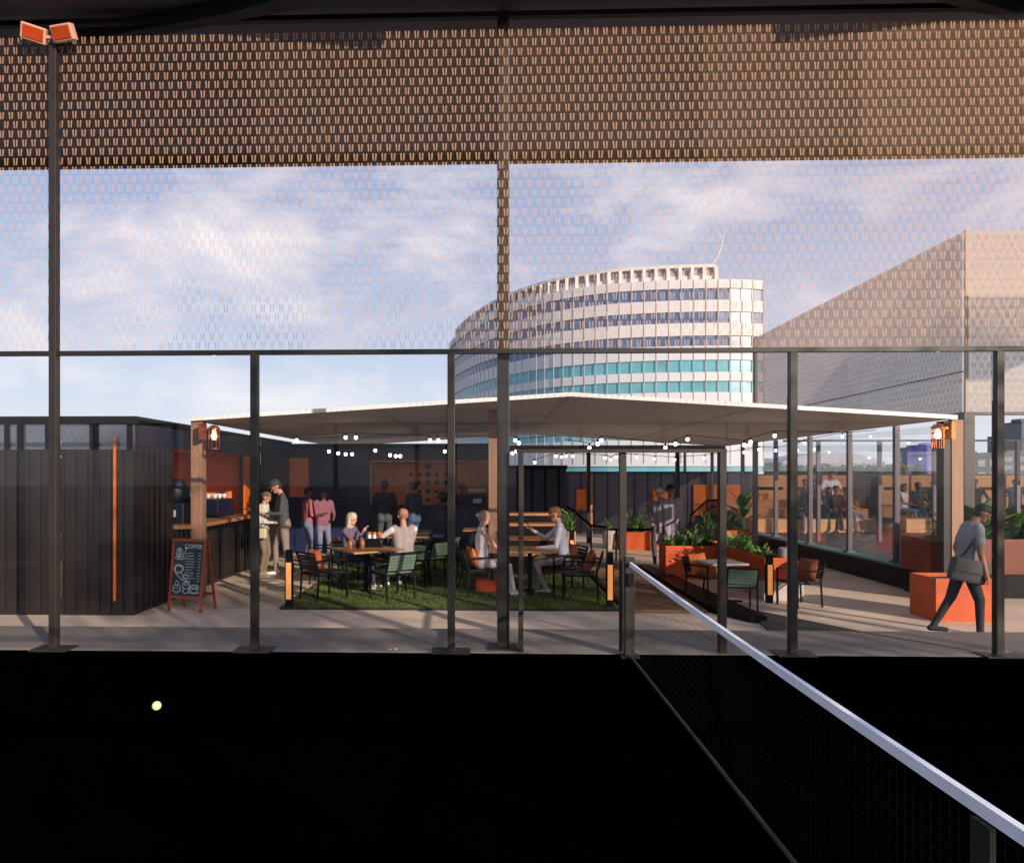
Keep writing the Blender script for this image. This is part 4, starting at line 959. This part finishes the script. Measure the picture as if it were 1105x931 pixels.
    n_ = len(me_.polygons); ctr = np.empty(n_ * 3); me_.polygons.foreach_get('center', ctr); ctr = ctr.reshape(-1, 3)
    best = np.full(n_, 1e9); idx = np.zeros(n_, dtype=np.int32)
    tags = ['skin', 'top', 'bottom', 'shoe', 'eye', 'lip', 'vestarm']
    for a, c, r1, r2, tg in pr:
        A_ = np.array(a); D_ = np.array(c) - A_; dd = max(1e-9, D_ @ D_); t_ = np.clip(((ctr - A_) @ D_) / dd, 0, 1); ds = np.linalg.norm(ctr - (A_ + t_[:, None] * D_), axis=1) - (r1 + (r2 - r1) * t_)
        if tg == 'eye': ds -= .0005
        if tg == 'lip': ds -= .001
        mk = ds < best; best[mk] = ds[mk]; idx[mk] = tags.index(tg)
    for cc in (skin, top, bottom, shoe, '#1c1613', '#9c5a4c', vest or top): me_.materials.append(cm(cc, .55 if cc == skin else .85))
    me_.polygons.foreach_set('material_index', idx)
    o_ = bpy.data.objects.new('person', me_); COL.objects.link(o_); o_.location = (x, y, zg); o_.rotation_euler.z = rz; tag(o_, label, 'person', group)
    # hair
    hb = MB(); hdk = hd * k
    def HC(a, c, r1, r2): capsule(hb, a * k, c * k, r1 * k, r2 * k, 12)
    if hairstyle != 'bald':
        HC(hd + upH * .048 - fwH * .03, hd + upH * .055 + fwH * .008, .084, .082)
        if hairstyle != 'cropped': HC(hd + upH * .0 - fwH * .045, hd + upH * .05 - fwH * .03, .066, .078)
        if hairstyle == 'long':
            HC(hd - fwH * .035 + upH * .02, hd - fwH * .06 - upH * .17, .085, .06)
            for sx in (-1, 1): HC(hd + rtH * sx * .065 + upH * .02 - fwH * .01, hd + rtH * sx * .07 - upH * .14 - fwH * .02, .034, .025)
        if hairstyle == 'bun': HC(hd - fwH * .10 + upH * .05, hd - fwH * .115 + upH * .04, .04, .038)
        hm = remesh(hb, max(voxel, .012), 2); ho_ = bpy.data.objects.new('hair', hm); hm.materials.append(cm(hair, .6)); COL.objects.link(ho_); ho_.parent = o_
    if cap:
        cb_ = MB(); capsule(cb_, (hd + upH * .062 - fwH * .02) * k, (hd + upH * .066 + fwH * .0) * k, .088 * k, .086 * k, 14)
        a0 = (hd + upH * .062 + fwH * .06) * k; a1 = (hd + upH * .05 + fwH * .15) * k; cb_.rbar(a0, a1, .14 * k, .012 * k, tuple(upH)); cb_.build('cap', cm(cap), o_, smooth=False)
    return o_, [g * k for g in grips], hip * k, up
FR, FL, FB, FF = R(-90), R(90), R(0), R(180)      # facing right (+X), left (-X), away (+Y), toward camera
# tall man and short customer
Yt = 12.85
pt, gt, _, _ = person('tall man in a grey sweater and cap looking down at a tray', gx(306, Yt), Yt, T, R(112), 1.82, 'stand', lean_=4, look=28, hands=((.10, .36, 1.14), (-.12, .30, 1.12)), skin='#c08d74', top='#4b4e54', bottom='#8d7d78', shoe='#e2ded6', cap='#34353a', hair='#2c2826', voxel=.010, feet=((.12, .12, .07), (-.10, -.16, .07)))
ps, gs, _, _ = person('short person in a white top with a beige bag beside the tall man', gx(283, Yt), Yt + .02, T, R(-100), 1.58, 'stand', lean_=3, look=14, hands=((.10, .28, 1.10), (-.10, .28, 1.10)), skin='#c9967c', top='#cfc8c0', bottom='#7c6b58', shoe='#a08c7c', hair='#6f5a4c', hairstyle='bun', female=True, voxel=.010, skirt=False)
tr_ = (pt.matrix_basis @ gt[0]); 
def place_tray():
    a = Matrix.Translation(pt.location) @ Matrix.Rotation(pt.rotation_euler.z, 4, 'Z') @ gt[0]
    o = MB().box(-.17, .17, -.09, .09, -.01, .006).build('serving_tray', M_timber, loc=(a.x - .10, a.y, a.z + .03), rz=R(-8), bevel=.004); o.rotation_euler.y = R(12)
    tag(o, 'slim wooden tray held by the tall man', 'tray')
place_tray()
hb_ = MB(); hb_.prism([(-.11, -.05), (.11, -.05), (.11, .05), (-.11, .05)], -.11, .08)
hb2 = tag(hb_.build('handbag', mat('beige_leather', '#c8b99e', .6, 0, .08, 10), loc=(gx(286, Yt) + .0, Yt - .24, T + .82), bevel=.03), 'beige handbag hanging at the side of the short person', 'handbag')
MB().path([(-.08, 0, .07), (-.05, .04, .28), (-.02, .10, .5), (.02, .04, .28), (.08, 0, .07)], .006, 6).build('strap', mat('beige_leather', '#c8b99e'), hb2)
Yq = 14.6
person('friend in a pink shirt and blue jeans facing right near the kiosk', gx(332, Yq), Yq, T, R(-55), 1.62, 'stand', hands=((.18, .22, 1.05), (-.2, .05, .85)), skin='#7d4f42', top='#b05f66', bottom='#71809c', shoe='#d8d2cc', hair='#1d1a1c', voxel=.018)
person('friend in a plaid mauve shirt looking at a phone near the kiosk', gx(350, Yq), Yq - .1, T, R(-150), 1.60, 'stand', hands=((.05, .28, 1.18), (-.18, .2, 1.05)), skin='#8a5b4c', top='#8f5a6a', bottom='#7c8198', shoe='#cfc6c0', hair='#241c1c', look=15, voxel=.018)
Yc = 15.6
person('customer in a dark navy hoodie at the bar seen from behind', gx(415, Yc), Yc, T, FB + .1, 1.76, 'stand', hands=((.22, .18, 1.0), (-.2, .22, 1.0)), skin='#6a4a40', top='#262c3f', bottom='#55595f', shoe='#303038', hair='#15151a', voxel=.018, cap='#15161d')
person('customer in a blue jacket and jeans queueing at the bar', gx(447, Yc), Yc - .1, T, R(50), 1.74, 'stand', hands=((.2, .05, .82), (-.2, .1, .84)), skin='#9a6a58', top='#34405c', bottom='#4a6080', shoe='#c9c4c4', hair='#1c1c24', voxel=.018)
person('bartender in a black shirt handing something over the bar', gx(482, YB + .55), YB + .6, T, R(140), 1.74, 'stand', hands=((.0, .40, 1.15), (-.12, .42, 1.12)), skin='#c49078', top='#1c1e26', bottom='#1c1e26', hair='#2a211c', sleeve='short', voxel=.018, look=12)
person('second bartender in navy beside the bar coffee machine', gx(498, YB + .8), YB + .8, T, R(-160), 1.66, 'stand', hands=((.1, .28, 1.1), (-.1, .28, 1.1)), skin='#8a6050', top='#27314c', bottom='#1c1e26', hair='#2a2024', cap='#5a3430', voxel=.018)
# seated guests at the lawn
def sitat(key, off=.0):
    x, y, rz = CH[key]; return x - math.sin(rz) * (off), y + math.cos(rz) * off, rz
x, y, rz = sitat('c', .03)
person('blond woman in mauve seated at the left table', x, y, T - .0, R(-115), 1.62, 'sit', seat=.41, lean_=4, hands=((.05, .30, 1.02), (-.10, .40, .78)), skin='#cf9d84', top='#6e5b6e', bottom='#33384a', hair='#c9b8a6', hairstyle='long', female=True, voxel=.011, look=4)
x, y, rz = sitat('d', .03)
person('man in a grey vest over a white shirt seated with his back turned', x, y, T, R(28), 1.76, 'sit', seat=.41, lean_=3, hands=((.14, .40, .80), (-.42, .38, .80)), skin='#c98f78', top='#a39492', vest='#d9d4d2', bottom='#3a3a44', hair='#b07c66', hairstyle='cropped', voxel=.011)
x, y, rz = sitat('i', .06)
person('woman in a white sleeveless top seated beside the timber column', x, y, T, R(-78), 1.66, 'sit', seat=.46, hands=((.12, .36, .74), (-.12, .36, .74)), skin='#cb9a80', top='#e4dcd6', bottom='#c4b6b2', hair='#9a8270', hairstyle='bun', sleeve='none', female=True, voxel=.011, look=8)
x, y, rz = sitat('j', .04)
pm, gm, _, _ = person('man in a white shirt seated at the right table reading his phone', x, y, T, R(84), 1.78, 'sit', seat=.46, lean_=7, look=14, hands=((.10, .42, .96), (-.16, .30, .72)), skin='#c88e74', top='#cfcbd6', bottom='#8f8079', shoe='#9b948c', hair='#7c523c', hairstyle='short', voxel=.010, feet=((.12, .40, .09), (-.12, .22, .07)))
a = Matrix.Translation(pm.location) @ Matrix.Rotation(pm.rotation_euler.z, 4, 'Z') @ gm[0]
ph_ = MB().box(-.006, .006, -.04, .04, -.08, .08).build('phone', M_black, loc=(a.x - .04, a.y, a.z + .06), bevel=.003); ph_.rotation_euler.y = R(-25); tag(ph_, 'black phone in the hand of the man in white', 'phone')
# couple
Yd = 14.2
person('elderly person with white hair in a long grey coat before the planters', gx(712, Yd), Yd, T, R(150), 1.62, 'stand', hands=((.12, .2, 1.0), (-.22, .04, .82)), skin='#bd9484', top='#857f8c', bottom='#47434c', hair='#cfc9c4', hairstyle='short', coat=True, voxel=.016)
person('man in a dark cap and grey jacket beside the white haired person', gx(722, Yd), Yd - .1, T, R(170), 1.68, 'stand', hands=((.22, .04, .82), (-.12, .18, 1.0)), skin='#8c6354', top='#8f8890', bottom='#403c44', hair='#1d1a1a', cap='#1c1c22', voxel=.016, coat=True)
# walking man
Yw = 8.15
pw, gw, hw_, uw = person('man in a grey t-shirt with a shoulder bag walking past the orange planter', gx(1041, Yw), Yw, T, R(-104), 1.59, 'walk', lean_=10, look=26, hands=((.26, .14, .80), (-.22, .05, .88)), skin='#b07a5c', top='#96979f', bottom='#34373d', shoe='#2a2a2e', hair='#211c1b', sleeve='short', voxel=.009, feet=((.08, .14, .07), (-.09, -.33, .10)))
bgm = mat('grey_canvas', '#5f5b59', .85, 0, .12, 10, bump=.2)
bgw = MB(); bgw.prism([(-.23, -.05), (.20, -.05), (.20, .05), (-.23, .05)], -.13, .13)
bg_ = tag(bgw.build('shoulder_bag', bgm, loc=(gx(1033, Yw) , Yw - .20, T + .80), bevel=.035), 'grey canvas shoulder bag hanging on the walking man', 'bag'); bg_.rotation_euler = (R(4), R(12), R(6))
MB().box(-.225, .195, -.062, -.051, -.02, .135).build('flap', bgm, bg_, bevel=.005)
MB().path([(-.16, -.02, .11), (-.06, .0, .28), (.03, .03, .44), (.085, .07, .53), (.12, .14, .56), (.13, .22, .55)], .014, 6).build('strap', mat('dark_strap', '#24262c', .8), bg_)
# spectators
def spec(label, px, pyseat, Y, fz, rz, **kw):
    zs = zpy(pyseat, Y); seat_ = kw.pop('seat_h', .42)
    return person(label, gx(px, Y), Y + .28, zs - seat_, rz, pose='sit', seat=seat_, voxel=.02, group='spectators on the tiered seats', **kw)
spec('spectator in a dark jacket and pale shirt, leftmost on the seats', 865, 559.5, 20.0, 0, R(165), h=1.7, top='#3c3b48', bottom='#82808c', hair='#5a4438', hands=((.05, .3, .75), (-.1, .3, .75)))
spec('spectator in mauve behind the grey balustrade post', 874, 548.5, 20.73, 0, R(175), h=1.7, top='#60566c', bottom='#4a4650', hair='#3a2c26', hands=((.05, .3, .75), (-.1, .3, .75)))
spec('spectator leaning with a bare forearm raised', 884, 548.5, 20.73, 0, R(200), h=1.66, top='#5a5068', bottom='#403c48', hair='#3a2c26', female=True, sleeve='short', hands=((.05, .3, .95), (-.1, .3, .75)))
spec('bearded man in a white t-shirt on the upper seat row', 902, 541, 21.46, 0, R(180), h=1.8, top='#e8e4e2', bottom='#6a6470', hair='#2c2018', sleeve='short', hands=((.25, .25, .70), (-.25, .25, .70)))
spec('woman in grey seated below the man in white', 900, 557, 20.1, 0, R(170), h=1.64, top='#4a4a50', bottom='#3a3c48', hair='#2a2422', hairstyle='long', female=True, hands=((.1, .35, .68), (-.1, .35, .68)))
spec('companion in dark grey beside the woman below the man in white', 908, 556, 20.1, 0, R(190), h=1.66, top='#3c3a40', bottom='#6a5a58', hair='#3a2c26', hands=((.1, .35, .68), (-.1, .35, .68)))
spec('woman in pale jeans and a rust top at the step edge', 921, 557, 20.1, 0, R(200), h=1.66, top='#7a4a44', bottom='#9ea2b8', hair='#8a4c38', hairstyle='long', female=True, hands=((.1, .35, .68), (-.1, .35, .68)))
spec('woman in a white vest top and jeans on the middle block', 983, 553, 20.73, 0, R(205), h=1.68, top='#e6dedb', bottom='#7488a8', skin='#a8745c', hair='#3a2620', hairstyle='long', female=True, sleeve='none', hands=((.1, .3, .70), (-.15, .3, .74)))
spec('man in an open dark jacket on the middle block', 998, 553, 20.73, 0, R(185), h=1.76, top='#3a3836', bottom='#3f3a38', skin='#5e4236', hair='#1a1614', hands=((.1, .33, .70), (-.1, .33, .70)))
spec('person in a hat stretching out an arm on the middle block', 1014, 551, 20.73, 0, R(120), h=1.72, top='#4a4644', bottom='#4a3c38', skin='#7a5646', hair='#1a1614', cap='#2a2624', hands=((.1, .52, 1.12), (-.1, .33, .70)))
spec('man in a dark sweater alone high on the right block', 1060, 548.5, 20.73, 0, R(165), h=1.7, top='#34343e', bottom='#34343e', skin='#8a5c48', hair='#2a1c16', hands=((.35, .35, .75), (-.25, .3, .75)))
spec('spectator in blue grey cut off at the right edge of the seats', 1104, 548.5, 20.73, 0, R(160), h=1.7, top='#5c6478', bottom='#34343e', skin='#8a5c48', hair='#2a1c16')
# ================================================================ ROUND TOWER
tw = empty('round_tower', 'large curved office tower with white bands and blue glass behind the canopy', 'tower', (20, 125, 0))
kn = [(486.5, 176), (490, 170), (503, 158), (522, 147), (547, 138), (575, 131.5), (606, 126.6), (655, 122.6), (705, 120.8), (750, 120.1), (797, 120), (823, 121.3)]
arc = [Vector((gx(p, D_), D_)) for p, D_ in kn]
# resample
def resample(pts, n):
    d = [0]
    for a, b_ in zip(pts, pts[1:]): d.append(d[-1] + (b_ - a).length)
    o_ = []
    for i in range(n + 1):
        s_ = d[-1] * i / n
        for j_ in range(len(pts) - 1):
            if s_ <= d[j_ + 1] + 1e-6:
                t = (s_ - d[j_]) / (d[j_ + 1] - d[j_]); o_.append(pts[j_].lerp(pts[j_ + 1], t)); break
    return o_
NA = 44; arc = resample(arc, NA)
for _ in range(2): arc = [arc[0]] + [(arc[i - 1] + arc[i] * 2 + arc[i + 1]) / 4 for i in range(1, NA)] + [arc[-1]]
back = [arc[-1] + Vector((1.5, 14)), arc[0] + Vector((6, 30))]
def offs(pts, d):
    r_ = []
    for i, p in enumerate(pts):
        a = pts[max(0, i - 1)]; b_ = pts[min(len(pts) - 1, i + 1)]; t = (b_ - a).normalized(); r_.append(p + Vector((t.y, -t.x)) * d)
    return r_
def ring(pts, z0, z1): return MB().prism([tuple(p) for p in pts] + [tuple(p) for p in back], z0, z1)
def zt(py): return 1.78 + (512 - py) * 120 / 750
M_twhite = mat('tower_white', '#c6c5c8', .6, 0, .05, .3); M_tblue = mat('tower_blue_glass', '#3f5f86', .25, 0, .3, .25, spec=.7); M_tteal = mat('tower_teal_glass', '#5f9eaa', .25, 0, .25, .25, spec=.7)
M_mull = mat('tower_mullion', '#a5a5a8', .6)
bands = [(313, 325.5), (338, 350), (363.5, 374.5), (389.5, 402.5), (412, 424), (437, 449), (463, 475), (503, 509)]
zprev = zt(303.5)
for i, (a, b_) in enumerate(bands):
    ring(offs(arc, .25), zt(a), zprev).build('white_band', M_twhite, tw, world=True)
    ring(arc, zt(b_), zt(a)).build('glass_band', M_tblue if i < 3 else M_tteal, tw, world=True); zprev = zt(b_)
ring(offs(arc, .25), -.4, zprev).build('white_band', M_twhite, tw, world=True)
ml = MB()
o1 = offs(arc, .30)
for i, p in enumerate(o1):
    ml.box(p.x - .05, p.x + .05, p.y - .06, p.y + .06, zt(500), zt(304))
ml.build('mullions', M_mull, tw, world=True)
def strip(a, b_, z0, z1):
    m = MB()
    for i in range(len(a) - 1):
        q = [a[i], a[i + 1], b_[i + 1], b_[i]]
        m.add([(p.x, p.y, z0) for p in q] + [(p.x, p.y, z1) for p in q], [(0, 1, 5, 4), (2, 3, 7, 6), (0, 3, 2, 1), (4, 5, 6, 7)] + ([(3, 0, 4, 7)] if i == 0 else []) + ([(1, 2, 6, 5)] if i == len(a) - 2 else []))
    return m
cr = offs(arc, -1.2)[1:NA - 3]
strip(cr, offs(cr, -1.5), zt(304), zt(297)).build('roof_plinth', M_twhite, tw, world=True)
cr2 = offs(arc, -1.0)[1:NA - 3]
b = MB()
for i in range(0, len(cr2)): p = cr2[i]; b.box(p.x - .28, p.x + .28, p.y - .3, p.y + .5, zt(303), zt(288.5))
b.build('crown_fins', M_twhite, tw, world=True)
strip(offs(cr2, .2), offs(cr2, -1.2), zt(288.8), zt(285.5)).build('crown_ring', M_twhite, tw, world=True)
strip(offs(cr2, -.5), offs(cr2, -.8), zt(302), zt(289)).build('crown_screen', mat('crown_screen', '#9a9199', .6), tw, world=True)
b = MB(); pts = []
for i in range(13):
    t = i / 12; p = yp(768 + 11 * math.sin(t * 2.6), 285 - 36 * t, 125); pts.append(p)
pts2 = [yp(775 + 6 * math.cos(t / 8 * 2.2), 250 + 34 * t / 8, 125) for t in range(9)]
b.path(pts, .11, 6); b.path(pts2, .09, 6); b.build('roof_mast', M_twhite, tw, world=True)
# ================================================================ SKYLINE
def block(label, pxa, pxb, pyt, Y, col, dep=14, rows=5, pod=None, emit=None):
    x0, x1 = gx(pxa, Y), gx(pxb, Y); zt_ = 1.78 + (512 - pyt) * Y / 750
    e = empty('city_building', label, 'building', ((x0 + x1) / 2, Y, -.5), group='distant skyline buildings')
    m_ = mat('city_' + col.strip('#'), col, .6, 0, .15, .3); MB().box(x0, x1, Y, Y + dep, -.5, zt_).build('tower_block', m_, e, world=True)
    b = MB(); W__ = x1 - x0; n_ = max(2, int(W__ / 3.2)); hh_ = zt_ + .5
    for r_ in range(rows):
        z0 = -.5 + hh_ * (.12 + .84 * r_ / rows); z1 = z0 + hh_ * .84 / rows * .55
        for c in range(n_): xx_ = x0 + W__ * (c + .18) / n_; b.box(xx_, xx_ + W__ * .62 / n_, Y - .12, Y - .02, z0, z1)
    b.build('windows', mat('city_window', '#77808e', .25, 0, .4, .4), e, world=True)
    MB().box(x0 + W__ * .25, x0 + W__ * .6, Y + 3, Y + 8, zt_ + .02, zt_ + hh_ * .06).build('plant_room', m_, e, world=True)
block('low pale lilac roofed hall beyond the left seats', 817, 880, 496, 190, '#5c5770', rows=2)
block('teal office block behind the lantern', 984.5, 992, 486, 300, '#2f6a70')
block('maroon office block right of the teal one', 990, 1000, 482.5, 310, '#4a3040')
block('violet blue office tower behind the right lantern', 1000, 1016, 480, 290, '#5a50c0')
block('wide dark warehouse beyond the right seats', 1040, 1078, 489, 200, '#3c424e', rows=2)
block('second dark warehouse at the right edge', 1080, 1140, 488, 205, '#454a54', rows=3)
block('dark blue tower near the right edge', 1093, 1104, 470, 280, '#22385a')
block('tallest slate tower cut off by the right edge', 1102.5, 1125, 456, 270, '#3a4450')
block('low grey office strip behind the seats', 918, 985, 501, 240, '#6a6a74', rows=3)
hl = empty('domed_hall', 'shallow domed grey hall roof beyond the seats', 'building', (gx(880, 170), 170, 0))
b = MB(); P_ = []
for i in range(21): t = i / 20; pp = yp(838 + 110 * t, 499 - 11 * math.sin(math.pi * min(1, t * 1.0)) ** .8, 175); P_.append((pp.x, pp.z))
vs = [(x, 172, z) for x, z in P_] + [(x, 186, z) for x, z in P_] + [(P_[0][0], 172, 3.2), (P_[-1][0], 172, 3.2), (P_[0][0], 186, 3.2), (P_[-1][0], 186, 3.2)]; n_ = 21
fs = [(i, i + 1, n_ + i + 1, n_ + i) for i in range(20)] + [tuple(range(21)) + (43, 42)] + [tuple(range(21, 42))[::-1] + (44, 45)]
b.add(vs, fs); b.build('roof', mat('hall_roof', '#8c8894', .5, 0, .1, .1), hl)
hl.children[0].location = (-hl.location.x, -170, 0)
MB().box(P_[0][0] + .5, P_[-1][0] - .5, 174, 185, -.5, 3.2).build('wall', mat('hall_wall', '#2e3044', .5, 0, .3, .1), hl, world=True)
# treeline
for k, p in enumerate(range(848, 1000, 13)):
    Y = 110 + (k % 3) * 6; x = gx(p, Y); r_ = random.uniform(1.1, 1.7)
    e = empty('distant_tree', ('first first second third fourth fifth sixth seventh eighth ninth tenth eleventh twelfth thirteenth'.split()[k + 1]) + ' small tree from the left in the distant row beyond the tiered seats', 'tree', (x, Y, -.5), group='row of distant trees'); 
    MB().bar((0, 0, 0), (0, 0, 2.6), .18, 6, .1).build('trunk', M_dark, e)
    b = MB()
    for q in range(260):
        a = random.random() * math.tau; c = random.uniform(-1, 1); rr = r_ * random.uniform(.35, 1) ; s_ = math.sqrt(1 - c * c)
        leaf(b, (rr * s_ * math.cos(a), rr * s_ * math.sin(a), 2.9 + rr * c * .8), (random.uniform(-1, 1), random.uniform(-1, 1), random.uniform(-.4, 1)), .5, .3, .3, 2)
    b.build('crown', M_leafd if k % 2 else M_leaf, e)
